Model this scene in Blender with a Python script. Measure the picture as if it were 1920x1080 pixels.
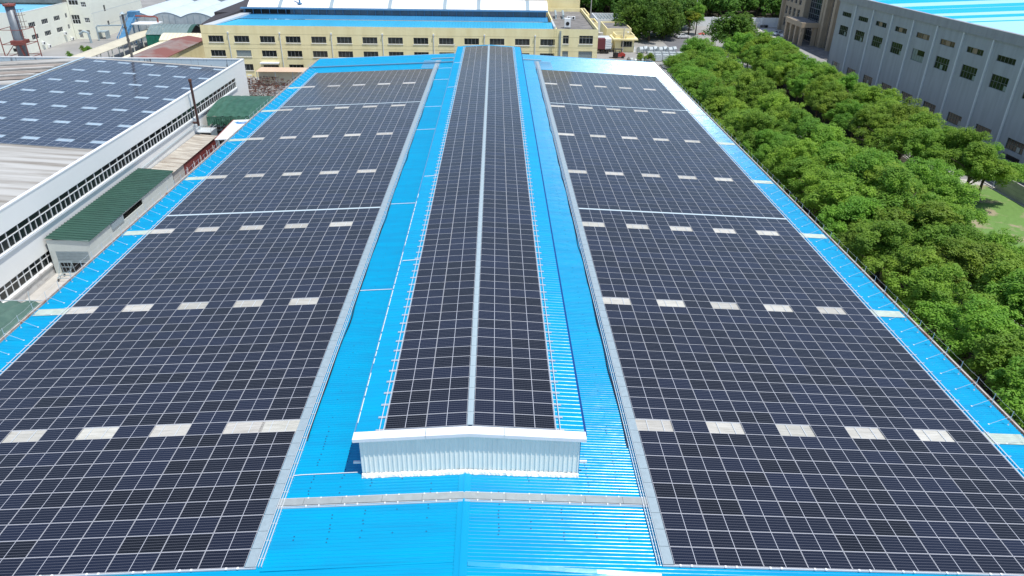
import bpy, math, random
from mathutils import Vector, Matrix
R = math.radians
for o in list(bpy.data.objects): bpy.data.objects.remove(o)
scene = bpy.context.scene
COL = scene.collection

# ---------------------------------------------------------------- camera
CAM = Vector((1.666, 0.0, 28.66))
FWD = Vector((0.02364, 0.87979, -0.47478)); RGT = Vector((0.99971, -0.0204, 0.0120))
cd = bpy.data.cameras.new('camera'); cam = bpy.data.objects.new('camera', cd); COL.objects.link(cam)
pitch, yaw, roll = 0.49469, 0.02708, 0.01568
cp, sp, cy, sy = math.cos(pitch), math.sin(pitch), math.cos(yaw), math.sin(yaw)
fwd = Vector((sy*cp, cy*cp, -sp)); rt = Vector((cy, -sy, 0)); up = rt.cross(fwd)
r2 = rt*math.cos(roll)+up*math.sin(roll); u2 = up*math.cos(roll)-rt*math.sin(roll)
M = Matrix((r2, u2, -fwd)).transposed().to_4x4(); M.translation = CAM
cam.matrix_world = M
FPX = 1339.86
cd.sensor_width = 36; cd.lens = 36*FPX/1920; cd.clip_end = 4000; cd.clip_start = 0.5
scene.camera = cam

# ---------------------------------------------------------------- light
SUN = Vector((0.27, -0.21, 0.94)).normalized()
w = bpy.data.worlds.new('World'); scene.world = w; w.use_nodes = True
nt = w.node_tree; sky = nt.nodes.new('ShaderNodeTexSky'); sky.sky_type = 'NISHITA'; sky.sun_disc = False
sky.sun_elevation = math.asin(SUN.z); sky.sun_rotation = math.atan2(SUN.x, SUN.y)
sky.dust_density = 0.8
bg = nt.nodes['Background']; bg.inputs[1].default_value = 0.15
nt.links.new(sky.outputs[0], bg.inputs[0])
sl = bpy.data.lights.new('sun', 'SUN'); sl.energy = 4.0; sl.angle = R(0.55); sl.color = (1.0, 0.96, 0.9)
so = bpy.data.objects.new('sun', sl); COL.objects.link(so)
so.rotation_euler = SUN.to_track_quat('Z', 'Y').to_euler()
vs = scene.view_settings; vs.view_transform = 'Standard'; vs.look = 'None'; vs.exposure = 0.15; vs.gamma = 1

# ---------------------------------------------------------------- materials
def mat(name, col, rough=0.6, metal=0.0, var=0.0, scale=1.0, bump=0.0, bscale=20.0, spec=0.5, coat=0.0, col2=None, stretch=(1, 1, 1), rnd=0.0, thr=(0.35, 0.65)):
    m = bpy.data.materials.new(name); m.use_nodes = True; n = m.node_tree.nodes; L = m.node_tree.links
    b = n['Principled BSDF']; b.inputs['Roughness'].default_value = rough; b.inputs['Metallic'].default_value = metal
    b.inputs['Specular IOR Level'].default_value = spec; b.inputs['Coat Weight'].default_value = coat
    b.inputs['Coat Roughness'].default_value = 0.15
    c = (*col, 1); b.inputs['Base Color'].default_value = c
    out = None
    if var > 0 or col2:
        tc = n.new('ShaderNodeTexCoord'); mp = n.new('ShaderNodeMapping'); mp.inputs['Scale'].default_value = stretch
        L.new(tc.outputs['Object'], mp.inputs['Vector'])
        nz = n.new('ShaderNodeTexNoise'); nz.inputs['Scale'].default_value = scale; nz.inputs['Detail'].default_value = 6; nz.inputs['Roughness'].default_value = 0.6
        L.new(mp.outputs[0], nz.inputs['Vector'])
        rp = n.new('ShaderNodeValToRGB'); rp.color_ramp.elements[0].position = thr[0]; rp.color_ramp.elements[1].position = thr[1]
        c2 = col2 if col2 else tuple(x*(1-var) for x in col)
        rp.color_ramp.elements[0].color = (*c2, 1); rp.color_ramp.elements[1].color = c
        L.new(nz.outputs['Fac'], rp.inputs[0]); out = rp.outputs[0]
        L.new(out, b.inputs['Base Color'])
    if rnd > 0:
        oi = n.new('ShaderNodeObjectInfo'); hs = n.new('ShaderNodeHueSaturation')
        ma = n.new('ShaderNodeMapRange'); ma.inputs[3].default_value = 1-rnd; ma.inputs[4].default_value = 1+rnd
        L.new(oi.outputs['Random'], ma.inputs[0]); L.new(ma.outputs[0], hs.inputs['Value'])
        mh = n.new('ShaderNodeMapRange'); mh.inputs[3].default_value = 0.483; mh.inputs[4].default_value = 0.52
        fr = n.new('ShaderNodeMath'); fr.operation = 'FRACT'; mu = n.new('ShaderNodeMath'); mu.operation = 'MULTIPLY'; mu.inputs[1].default_value = 7.31
        L.new(oi.outputs['Random'], mu.inputs[0]); L.new(mu.outputs[0], fr.inputs[0]); L.new(fr.outputs[0], mh.inputs[0]); L.new(mh.outputs[0], hs.inputs['Hue'])
        if out: L.new(out, hs.inputs['Color'])
        else: hs.inputs['Color'].default_value = c
        L.new(hs.outputs[0], b.inputs['Base Color'])
    if bump > 0:
        tc = n.new('ShaderNodeTexCoord'); nz = n.new('ShaderNodeTexNoise'); nz.inputs['Scale'].default_value = bscale; nz.inputs['Detail'].default_value = 4
        bp = n.new('ShaderNodeBump'); bp.inputs['Strength'].default_value = bump; bp.inputs['Distance'].default_value = 0.02
        L.new(tc.outputs['Object'], nz.inputs['Vector']); L.new(nz.outputs['Fac'], bp.inputs['Height']); L.new(bp.outputs[0], b.inputs['Normal'])
    return m

M_blue = mat('blue_roof_paint', (0.0, 0.335, 0.575), 0.23, col2=(0.004, 0.28, 0.515), scale=0.5, spec=0.34, stretch=(0.5, 3, 1), bump=0.6, bscale=1.3)
_n = M_blue.node_tree.nodes; _L = M_blue.node_tree.links
for n_ in list(_n):
    if n_.type == 'BUMP':
        n_.inputs['Distance'].default_value = 0.03
        mp_ = _n.new('ShaderNodeMapping'); mp_.inputs['Scale'].default_value = (0.3, 1.0, 1.0)
        tc_ = _n.new('ShaderNodeTexCoord'); _L.new(tc_.outputs['Object'], mp_.inputs['Vector'])
        _L.new(mp_.outputs[0], n_.inputs['Height'].links[0].from_node.inputs['Vector'])
M_bluetrim = mat('blue_trim_paint', (0.0, 0.30, 0.55), 0.35)
M_bluedark = mat('dark_blue_trim_paint', (0.0, 0.10, 0.38), 0.4)
M_alu = mat('aluminium', (0.72, 0.74, 0.76), 0.35, 0.3)
M_frame = mat('anodised_frame', (0.47, 0.48, 0.51), 0.5, 0.1)
M_galv = mat('galvanised_grating', (0.36, 0.45, 0.49), 0.45, 0.15, var=0.12, scale=3)
M_galvl = mat('galvanised_edge', (0.62, 0.66, 0.68), 0.4, 0.2)
M_black = mat('black_rubber', (0.015, 0.018, 0.03), 0.5)
M_dark = mat('dark_void', (0.012, 0.013, 0.014), 0.8)
M_white = mat('white_paint', (0.80, 0.82, 0.82), 0.45, var=0.05, scale=0.7)
M_whitewall = mat('white_sheet_wall', (0.90, 0.91, 0.87), 0.5, var=0.025, scale=0.35, stretch=(1, 1, 0.25))
M_gable = mat('pale_sheet_cladding', (0.92, 0.93, 0.84), 0.4, var=0.07, scale=2, stretch=(1, 1, 0.2))
M_shed = mat('shed_cladding', (0.60, 0.65, 0.62), 0.5, var=0.08, scale=0.8)
M_foam = mat('white_foam', (0.85, 0.85, 0.83), 0.6, bump=0.8, bscale=8, var=0.1, scale=6)
M_frp = mat('translucent_skylight_sheet', (0.49, 0.48, 0.44), 0.6, spec=0.25, col2=(0.37, 0.36, 0.32), scale=1.4, stretch=(0.5, 4, 1), thr=(0.3, 0.6), rnd=0.14)
M_frp2 = mat('pale_green_skylight_sheet', (0.50, 0.58, 0.50), 0.4, var=0.2, scale=1.5)
M_frpb = mat('bluish_skylight_sheet', (0.36, 0.47, 0.56), 0.35, var=0.15, scale=1.2)
M_rust = mat('rusty_steel', (0.16, 0.07, 0.045), 0.75, col2=(0.07, 0.03, 0.025), scale=3)
M_gutter = mat('weathered_gutter', (0.52, 0.47, 0.42), 0.6, col2=(0.34, 0.17, 0.11), scale=1.2, thr=(0.3, 0.5))
M_yellow = mat('cream_yellow_render', (0.90, 0.80, 0.46), 0.75, col2=(0.80, 0.69, 0.37), scale=0.5, stretch=(1, 1, 0.2), thr=(0.3, 0.6))
M_cream = mat('pale_cream_render', (0.78, 0.72, 0.52), 0.75, var=0.07, scale=0.25)
M_wall2 = mat('off_white_render', (0.88, 0.89, 0.77), 0.75, var=0.08, scale=0.2)
M_greytile = mat('grey_wall_tile', (0.365, 0.395, 0.42), 0.55, var=0.2, scale=0.9, stretch=(1, 1, 0.12), thr=(0.3, 0.6))
M_greyband = mat('grey_parapet', (0.33, 0.345, 0.36), 0.6, var=0.18, scale=1, stretch=(1, 1, 0.2))
M_pipe = mat('pale_downpipe', (0.62, 0.66, 0.68), 0.5)
M_pane = mat('window_glass', (0.015, 0.022, 0.022), 0.12, var=0.5, scale=0.6)
M_panel2 = mat('pale_window_glass', (0.25, 0.30, 0.29), 0.2)
M_mull = mat('window_frame', (0.28, 0.29, 0.28), 0.5)
M_mulld = mat('dull_green_frame', (0.14, 0.16, 0.14), 0.5)
M_mullw = mat('white_window_frame', (0.72, 0.74, 0.74), 0.5)
M_conc = mat('concrete_paving', (0.33, 0.325, 0.31), 0.85, var=0.22, scale=0.12, bump=0.2, bscale=3)
M_concl = mat('pale_concrete', (0.52, 0.50, 0.46), 0.85, var=0.22, scale=0.5)
M_asph = mat('asphalt', (0.17, 0.17, 0.18), 0.9, var=0.25, scale=0.2)
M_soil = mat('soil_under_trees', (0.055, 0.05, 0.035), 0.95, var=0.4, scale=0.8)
M_grass = mat('grass', (0.13, 0.24, 0.055), 0.9, col2=(0.30, 0.26, 0.16), scale=0.35, thr=(0.38, 0.5), bump=0.6, bscale=6)
M_green = mat('dark_green_sheet', (0.04, 0.105, 0.078), 0.5, var=0.25, scale=0.6, stretch=(1, 4, 1))
M_tarp = mat('green_tarpaulin', (0.02, 0.085, 0.05), 0.55, col2=(0.045, 0.13, 0.09), scale=1.2, bump=0.6, bscale=2)
M_tarpd = mat('dull_green_tarpaulin', (0.06, 0.125, 0.10), 0.6, col2=(0.09, 0.165, 0.13), scale=0.8, bump=0.5, bscale=1.5)
M_beige = mat('weathered_beige_sheet', (0.50, 0.475, 0.41), 0.7, col2=(0.25, 0.21, 0.17), scale=0.8, stretch=(0.3, 2.2, 1), thr=(0.33, 0.62))
M_oldroof = mat('old_white_roof_sheet', (0.45, 0.45, 0.43), 0.7, col2=(0.22, 0.20, 0.17), scale=0.4, stretch=(0.12, 2.4, 1), thr=(0.34, 0.6))
M_redwall = mat('red_sheet_wall', (0.22, 0.04, 0.035), 0.6, var=0.2, scale=1)
M_redsteel = mat('red_painted_steel', (0.30, 0.085, 0.065), 0.55, var=0.3, scale=1)
M_silo = mat('grey_steel_stack', (0.19, 0.22, 0.25), 0.45, 0.2, var=0.25, scale=0.7)
M_redroof = mat('faded_red_roof', (0.22, 0.085, 0.07), 0.8, col2=(0.27, 0.24, 0.22), scale=0.07, thr=(0.42, 0.56))
M_vault = mat('pale_vault_sheet', (0.58, 0.66, 0.70), 0.45, var=0.1, scale=0.3)
M_vaultw = mat('white_vault_sheet', (0.84, 0.84, 0.83), 0.5, var=0.04, scale=0.2)
M_cyan = mat('light_blue_roof', (0.05, 0.42, 0.66), 0.4, var=0.2, scale=0.06, stretch=(1, 0.2, 1))
M_cyan2 = mat('muted_blue_roof', (0.04, 0.24, 0.46), 0.45, var=0.15, scale=0.2)
M_steelblue = mat('steel_blue_trim', (0.10, 0.25, 0.42), 0.5)
M_roofgrey = mat('grey_flat_roof', (0.14, 0.135, 0.13), 0.9, col2=(0.24, 0.23, 0.22), scale=0.5)
M_brown = mat('beige_stone_cladding', (0.42, 0.34, 0.24), 0.65, var=0.12, scale=0.5)
M_curtain = mat('dark_curtain_glass', (0.015, 0.025, 0.04), 0.1)
M_dirtglass = mat('dirty_window_glass', (0.05, 0.055, 0.05), 0.3, var=0.6, scale=0.9)
M_trunk = mat('bark', (0.10, 0.075, 0.05), 0.9, var=0.4, scale=4)
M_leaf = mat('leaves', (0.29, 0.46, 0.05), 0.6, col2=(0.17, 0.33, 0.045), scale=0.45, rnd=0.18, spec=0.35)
M_leafd = mat('dark_leaves', (0.15, 0.28, 0.035), 0.6, col2=(0.07, 0.16, 0.03), scale=0.5, rnd=0.15, spec=0.3)
M_leafy = mat('yellow_leaves', (0.42, 0.46, 0.04), 0.6, col2=(0.12, 0.22, 0.03), scale=0.4, spec=0.3)
M_red = mat('red_paint', (0.38, 0.045, 0.035), 0.4)
M_cont = mat('maroon_container_side', (0.15, 0.035, 0.045), 0.55, var=0.2, scale=1)
M_car = mat('silver_car_paint', (0.35, 0.37, 0.39), 0.25, 0.4, coat=0.8)
M_carw = mat('white_car_paint', (0.75, 0.77, 0.78), 0.25, coat=0.8)
M_tyre = mat('tyre', (0.02, 0.02, 0.02), 0.8)
M_orange = mat('pale_orange_sheet', (0.62, 0.46, 0.33), 0.7, var=0.1, scale=0.4)
M_wrap = mat('plastic_wrap', (0.62, 0.68, 0.69), 0.25, var=0.25, scale=3, bump=0.7, bscale=5)
M_bluep = mat('blue_painted_steel', (0.08, 0.24, 0.42), 0.5, var=0.2, scale=1)
M_logo = mat('blue_print', (0.02, 0.22, 0.55), 0.5)
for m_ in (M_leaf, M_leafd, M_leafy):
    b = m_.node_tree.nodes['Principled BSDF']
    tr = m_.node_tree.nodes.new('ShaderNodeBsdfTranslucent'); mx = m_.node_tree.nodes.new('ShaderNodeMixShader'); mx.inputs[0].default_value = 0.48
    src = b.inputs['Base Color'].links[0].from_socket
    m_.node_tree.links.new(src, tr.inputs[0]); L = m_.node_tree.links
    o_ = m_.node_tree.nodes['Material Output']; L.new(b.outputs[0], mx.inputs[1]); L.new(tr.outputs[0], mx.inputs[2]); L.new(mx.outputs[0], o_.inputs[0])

def solar_mat(name, base, objrnd):
    m = bpy.data.materials.new(name); m.use_nodes = True; n = m.node_tree.nodes; L = m.node_tree.links
    b = n['Principled BSDF']; b.inputs['Roughness'].default_value = 0.18; b.inputs['Specular IOR Level'].default_value = 0.5
    uv = n.new('ShaderNodeUVMap'); uv.uv_map = 'UVMap'; sx = n.new('ShaderNodeSeparateXYZ'); L.new(uv.outputs[0], sx.inputs[0])
    def math_(op, a, bb=None, c=None):
        k = n.new('ShaderNodeMath'); k.operation = op
        for i, v in enumerate((a, bb, c)):
            if v is None: continue
            if isinstance(v, (int, float)): k.inputs[i].default_value = v
            else: L.new(v, k.inputs[i])
        return k.outputs[0]
    def lines(src, cnt, wdt):        # 1 on a thin line between cells
        t = math_('FRACT', math_('MULTIPLY', src, cnt)); d = math_('ABSOLUTE', math_('SUBTRACT', t, 0.5))
        return math_('GREATER_THAN', d, 0.5-wdt)
    gx = lines(sx.outputs[0], 24, 0.07); gy = lines(sx.outputs[1], 6, 0.055)
    mid = math_('LESS_THAN', math_('ABSOLUTE', math_('SUBTRACT', sx.outputs[0], 0.5)), 0.0065)
    if objrnd:
        oi = n.new('ShaderNodeObjectInfo'); rn = oi.outputs['Random']
    else:
        at = n.new('ShaderNodeAttribute'); at.attribute_name = 'tint'; rn = at.outputs['Fac']
    c0 = n.new('ShaderNodeMixRGB'); c0.inputs[1].default_value = (*base[0], 1); c0.inputs[2].default_value = (*base[1], 1); L.new(rn, c0.inputs[0])
    c1 = n.new('ShaderNodeMixRGB'); c1.inputs[2].default_value = (0.07, 0.08, 0.10, 1); L.new(math_('MULTIPLY', gx, 0.3), c1.inputs[0]); L.new(c0.outputs[0], c1.inputs[1])
    c2 = n.new('ShaderNodeMixRGB'); c2.inputs[2].default_value = (0.15, 0.155, 0.18, 1); L.new(math_('MULTIPLY', gy, 0.75), c2.inputs[0]); L.new(c1.outputs[0], c2.inputs[1])
    c3 = n.new('ShaderNodeMixRGB'); c3.inputs[2].default_value = (0.50, 0.52, 0.57, 1); L.new(mid, c3.inputs[0]); L.new(c2.outputs[0], c3.inputs[1])
    L.new(c3.outputs[0], b.inputs['Base Color'])
    return m
PB = ((0.0045, 0.0042, 0.005), (0.009, 0.012, 0.028))
M_sol = solar_mat('solar_cells', PB, True)
M_solm = solar_mat('solar_cells_field', PB, False)
M_solx = solar_mat('black_solar_cells', ((0.003, 0.003, 0.005), (0.003, 0.003, 0.005)), True)
M_soll = solar_mat('bluish_solar_cells', ((0.012, 0.019, 0.036), (0.020, 0.032, 0.064)), False)

# ---------------------------------------------------------------- mesh helpers
WL = {}      # world location of things
class MB:
    def __init__(s): s.v = []; s.f = []; s.m = []
    def add(s, vs, fs, m=0):
        k = len(s.v); s.v += [tuple(p) for p in vs]; s.f += [tuple(i+k for i in f) for f in fs]; s.m += [m]*len(fs)
    def quad(s, a, b, c, d, m=0): s.add([a, b, c, d], [(0, 1, 2, 3)], m)
    def hexa(s, p, m=0): s.add(p, [(0, 3, 2, 1), (4, 5, 6, 7), (0, 1, 5, 4), (1, 2, 6, 5), (2, 3, 7, 6), (3, 0, 4, 7)], m)
    def box(s, x0, x1, y0, y1, z0, z1, m=0):
        s.hexa([(x0, y0, z0), (x1, y0, z0), (x1, y1, z0), (x0, y1, z0), (x0, y0, z1), (x1, y0, z1), (x1, y1, z1), (x0, y1, z1)], m)
    def fbox(s, F, u0, u1, z0, z1, d0, d1, m=0):
        s.hexa([F(u0, z0, d0), F(u1, z0, d0), F(u1, z0, d1), F(u0, z0, d1), F(u0, z1, d0), F(u1, z1, d0), F(u1, z1, d1), F(u0, z1, d1)], m)
    def bar(s, a, b, wd, m=0):       # square bar from a to b
        a = Vector(a); b = Vector(b); d = (b-a).normalized(); h = Vector((0, 0, 1)) if abs(d.z) < 0.9 else Vector((1, 0, 0))
        x = d.cross(h).normalized()*wd/2; y = d.cross(x).normalized()*wd/2
        s.hexa([a-x-y, a+x-y, a+x+y, a-x+y, b-x-y, b+x-y, b+x+y, b-x+y], m)
    def tube(s, pts, r, n=8, m=0, cap=True):
        pts = [Vector(p) for p in pts]; k = len(s.v); N = len(pts)
        rr = r if isinstance(r, (list, tuple)) else [r]*N
        for i, p in enumerate(pts):
            d = (pts[min(i+1, N-1)]-pts[max(i-1, 0)]).normalized(); h = Vector((0, 0, 1)) if abs(d.z) < 0.9 else Vector((1, 0, 0))
            x = d.cross(h).normalized(); y = d.cross(x).normalized()
            for j in range(n):
                a = 2*math.pi*j/n; s.v.append(tuple(p+(x*math.cos(a)+y*math.sin(a))*rr[i]))
        for i in range(N-1):
            for j in range(n):
                s.f.append((k+i*n+j, k+i*n+(j+1) % n, k+(i+1)*n+(j+1) % n, k+(i+1)*n+j)); s.m.append(m)
        if cap:
            s.f.append(tuple(k+j for j in range(n))); s.m.append(m)
            s.f.append(tuple(k+(N-1)*n+j for j in reversed(range(n)))); s.m.append(m)
    def prism(s, prof, axis, a, b, m=0):   # prof: 2D outline; axis 'x' -> (y,z), 'y' -> (x,z)
        n = len(prof)
        P = (lambda t, q: (t, q[0], q[1])) if axis == 'x' else (lambda t, q: (q[0], t, q[1]))
        vs = [P(a, q) for q in prof]+[P(b, q) for q in prof]
        fs = [tuple(range(n)), tuple(reversed(range(n, 2*n)))]+[(i, n+i, n+(i+1) % n, (i+1) % n) for i in range(n)]
        s.add(vs, fs, m)
    def strip(s, prof, F, a, b, m=0):      # open profile swept as sheet: F(t, q)
        n = len(prof); s.add([F(a, q) for q in prof]+[F(b, q) for q in prof], [(i, i+1, n+i+1, n+i) for i in range(n-1)], m)

def link(name, mb, mats, parent=None, smooth=False, loc=None, fixn=True, **props):
    if not isinstance(mats, (list, tuple)): mats = [mats]
    base = WL.get(parent.name, Vector()) if parent else (Vector(loc) if loc else Vector())
    me = bpy.data.meshes.new(name)
    me.from_pydata([(p[0]-base[0], p[1]-base[1], p[2]-base[2]) for p in mb.v], [], mb.f)
    for m in mats: me.materials.append(m)
    me.polygons.foreach_set('material_index', mb.m)
    if smooth: me.polygons.foreach_set('use_smooth', [True]*len(mb.f))
    if fixn:
        import bmesh
        bm = bmesh.new(); bm.from_mesh(me); bmesh.ops.recalc_face_normals(bm, faces=bm.faces); bm.to_mesh(me); bm.free()
    me.update()
    o = bpy.data.objects.new(name, me); COL.objects.link(o)
    if parent: o.parent = parent; WL[o.name] = Vector(base)
    else: o.location = base; WL[o.name] = Vector(base)
    for k, v in props.items(): o[k] = v
    return o
def thing(name, label, cat, loc, group=None):
    o = bpy.data.objects.new(name, None); COL.objects.link(o); o.location = loc; o.empty_display_size = 0.3
    o['label'] = label; o['category'] = cat
    if group: o['group'] = group
    WL[o.name] = Vector(loc); return o
def dup(o, loc, rz=None, label=None, scale=None):
    def rec(a, par):
        c = a.copy(); COL.objects.link(c); c.parent = par
        for ch in a.children: rec(ch, c)
        return c
    r = rec(o, None); r.location = loc
    if rz is not None: r.rotation_euler = (0, 0, rz)
    if scale: r.scale = scale
    if label: r['label'] = label
    return r
def ordn(n): return f"{n}{'th' if 10 <= n % 100 <= 20 else {1:'st',2:'nd',3:'rd'}.get(n % 10,'th')}"
def facade(F, u0, u1, z0, z1, holes, depth=0.15):
    """wall sheet with real openings and reveals"""
    mb = MB()
    us = sorted({u0, u1, *[h[0] for h in holes], *[h[1] for h in holes]}); zs = sorted({z0, z1, *[h[2] for h in holes], *[h[3] for h in holes]})
    for i in range(len(us)-1):
        for j in range(len(zs)-1):
            uc = (us[i]+us[i+1])/2; zc = (zs[j]+zs[j+1])/2
            if any(h[0] < uc < h[1] and h[2] < zc < h[3] for h in holes): continue
            mb.quad(F(us[i], zs[j], 0), F(us[i+1], zs[j], 0), F(us[i+1], zs[j+1], 0), F(us[i], zs[j+1], 0))
    for a, b, c, d in holes:
        for p, q in (((a, c), (b, c)), ((b, c), (b, d)), ((b, d), (a, d)), ((a, d), (a, c))):
            mb.quad(F(p[0], p[1], 0), F(q[0], q[1], 0), F(q[0], q[1], -depth), F(p[0], p[1], -depth))
    return mb
def window(parent, F, a, b, c, d, nv=4, nh=0, mf=M_mull, mp=M_pane, wd=0.06, depth=0.15, sill=False, hrow=None):
    f = MB()
    for t in (a, b-wd): f.fbox(F, t, t+wd, c, d, -depth, -depth+0.06)
    for t in (c, d-wd): f.fbox(F, a+wd, b-wd, t, t+wd, -depth, -depth+0.06)
    for i in range(1, nv): u = a+(b-a)*i/nv; f.fbox(F, u-wd/2, u+wd/2, c+wd, d-wd, -depth, -depth+0.05)
    for i in range(1, nh+1):
        z = c+(d-c)*(i/(nh+1) if hrow is None else hrow); f.fbox(F, a+wd, b-wd, z-wd/2, z+wd/2, -depth, -depth+0.055)
    o = link('window', f, mf, parent)
    g = MB(); g.quad(F(a, c, -depth+0.01), F(b, c, -depth+0.01), F(b, d, -depth+0.01), F(a, d, -depth+0.01)); link('pane', g, mp, o)
    if sill:
        g = MB(); g.fbox(F, a-0.1, b+0.1, c-0.12, c-0.01, 0.0, 0.12); link('sill', g, M_white, o)
    return o
def wave(y0, y1, pitch, h, flat=0.55, slope=0.14):
    """trapezoidal sheet profile [(y, dz)]"""
    out = []; n = int(round((y1-y0)/pitch)); p = (y1-y0)/n
    for i in range(n):
        y = y0+i*p; out += [(y, 0), (y+p*flat, 0), (y+p*(flat+slope*.62), h*.36), (y+p*(flat+slope*1.2), h), (y+p*(1-slope), h)]
    out.append((y1, 0)); return out

G = -9.5
S = 0.04845
rz_ = lambda x: -0.13-S*abs(x)
# ================================================================ SETTING
b = MB(); b.quad((-1500, -300, G), (1500, -300, G), (1500, 2500, G), (-1500, 2500, G)); link('ground', b, M_conc, kind='structure')
def sheet(name, x0, x1, y0, y1, dz, m):
    b = MB(); b.quad((x0, y0, G+dz), (x1, y0, G+dz), (x1, y1, G+dz), (x0, y1, G+dz)); return link(name, b, m, kind='structure')
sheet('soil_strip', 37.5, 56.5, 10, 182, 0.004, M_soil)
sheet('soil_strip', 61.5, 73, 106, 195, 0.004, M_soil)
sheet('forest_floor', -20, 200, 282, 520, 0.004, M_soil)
sheet('lane', 57.5, 61, 10, 182, 0.004, M_concl)
sheet('road', 54.5, 64, 196, 262, 0.008, M_asph)
sheet('factory_lane', 79.6, 85.8, 60, 200, 0.008, M_asph)
sheet('pale_forecourt', 80, 100, 238, 264, 0.004, M_concl)
sheet('verge', 74, 79.2, 60, 108, 0.008, M_concl)
sheet('yard_slab', -48.6, -37, 56, 98, 0.004, M_concl)
b = MB()
random.seed(5)
nx, ny = 36, 60
for i in range(nx+1):
    for j in range(ny+1): b.v.append((56.8+i*22/nx, 60+j*45/ny, G+0.03+0.10*random.random()))
for i in range(nx):
    for j in range(ny): k = i*(ny+1)+j; b.f.append((k, k+ny+1, k+ny+2, k+1)); b.m.append(0)
link('grass', b, M_grass, kind='stuff', label='green grass with bare sandy patches beside the concrete wall', category='grass')
b = MB(); b.box(79.2, 79.45, 60, 110, G, G+0.14); link('kerb', b, M_concl, kind='structure')

# ================================================================ MAIN FACTORY
YF, YB = 21.0, 161.2
EX = 36.6
fac = thing('factory_building', 'long blue-roofed factory in the foreground, covered in rows of solar panels', 'factory', (0, YF, G))
def ribs(y0, y1, pitch):
    out = []; n = int(round((y1-y0)/pitch)); p = (y1-y0)/n
    for i in range(n):
        y = y0+i*p; out += [(y, 0), (y+p*.52, 0), (y+p*.52+.001, .012), (y+p*.52+.021, .023), (y+p*.52+.042, .044), (y+p*.85, .044)]
    out.append((y1, 0)); return out
prof = ribs(YF, YB, 0.2335)
b = MB()
for sg in (-1, 1):
    b.strip(prof, lambda t, q: (sg*t, q[0], rz_(t)+q[1]), 0, EX)
link('roof', b, M_blue, fac, fixn=False)
b = MB(); b.box(-EX+0.4, EX-0.4, YF+0.3, YB-0.3, G, -2.4); b.prism([(-EX+0.4, -2.4), (EX-0.4, -2.4), (0, -0.6)], 'y', YF+0.3, YB-0.3); link('wall', b, M_white, fac)
# ridge cap of main roof, near and far pieces
for y0, y1 in ((YF, 31.0), (153.0, YB)):
    b = MB()
    for sg in (-1, 1):
        b.hexa([(0, y0, rz_(0)+.045), (sg*.34, y0, rz_(.34)+.035), (sg*.34, y1, rz_(.34)+.035), (0, y1, rz_(0)+.045), (0, y0, rz_(0)+.075), (sg*.34, y0, rz_(.34)+.05), (sg*.34, y1, rz_(.34)+.05), (0, y1, rz_(0)+.075)])
    b.box(-.045, .045, y0, y1, rz_(0)+.06, rz_(0)+.10)
    link('ridge_cap', b, M_bluetrim, fac)
for sg in (-1, 1):   # gutter
    b = MB(); x0, x1 = sg*(EX-0.02), sg*(EX+0.38); z = rz_(EX)
    xs = sorted((x0, x1))
    b.box(xs[0], xs[1], YF, YB, z-0.3, z-0.26); b.box(sg*(EX+0.3)-0.06, sg*(EX+0.3)+0.06, YF, YB, z-0.26, z+0.02)
    b.box(sg*(EX+.0)-0.02, sg*(EX+.0)+0.02, YF, YB, z-0.26, z-0.1, 1)
    link('gutter', b, [M_gutter, M_dark], fac)
b = MB()   # far verge flashing
for sg in (-1, 1): b.hexa([(0, YB-.15, rz_(0)), (sg*EX, YB-.15, rz_(EX)), (sg*EX, YB+.1, rz_(EX)), (0, YB+.1, rz_(0)), (0, YB-.15, rz_(0)+.09), (sg*EX, YB-.15, rz_(EX)+.09), (sg*EX, YB+.1, rz_(EX)+.09), (0, YB+.1, rz_(0)+.09)])
link('verge_flashing', b, mat('pale_blue_trim', (0.25, 0.55, 0.75), 0.4), fac)
# folded lap seam near the front
b = MB()
for q in range(6):
    xa, xb = .35+q*1.6, .35+(q+1)*1.6; ya, yc = 24.72-.045*xa, 24.72-.045*xb; za, zb = rz_(xa)+.03, rz_(xb)+.03; hh = .095+.012*(q % 3)
    b.hexa([(xa, ya-.2, za), (xb, yc-.2, zb), (xb, yc+.02, zb), (xa, ya+.02, za), (xa, ya-.199, za+.01), (xb, yc-.199, zb+.01), (xb, yc, zb+hh), (xa, ya, za+hh)])
b.hexa([(-.35, 24.70, rz_(.35)+.03), (-9.9, 24.60, rz_(9.9)+.03), (-9.9, 24.72, rz_(9.9)+.03), (-.35, 24.82, rz_(.35)+.03), (-.35, 24.70, rz_(.35)+.07), (-9.9, 24.60, rz_(9.9)+.07), (-9.9, 24.72, rz_(9.9)+.07), (-.35, 24.82, rz_(.35)+.07)])
link('lap_seam', b, M_blue, fac)
# roof screws
b = MB(); random.seed(2)
def screw(x, y, z, s=.03): b.add([(x-s, y-s, z), (x+s, y-s, z), (x+s, y+s, z), (x-s, y+s, z), (x, y, z+.02)], [(0, 1, 4), (1, 2, 4), (2, 3, 4), (3, 0, 4)])
for sg in (-1, 1):
    for xx in (1.9, 3.6, 5.3, 7.0, 8.7):
        for k in range(22, 62):
            y = YF+k*.2335*1.0+.17+0.2335*0; 
            if random.random() < 0.45: screw(sg*(xx+random.uniform(-.04, .04)), y, rz_(xx)+.046, .034)
        for k in range(62, 520, 4):
            if xx > 6.6 and random.random() < .7: screw(sg*(xx+random.uniform(-.1, .1)), YF+k*.2335+.17, rz_(xx)+.031, .03)
link('roof_screws', b, mat('screw_heads', (0.0, .05, .18), .6), fac, kind='stuff')

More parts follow.
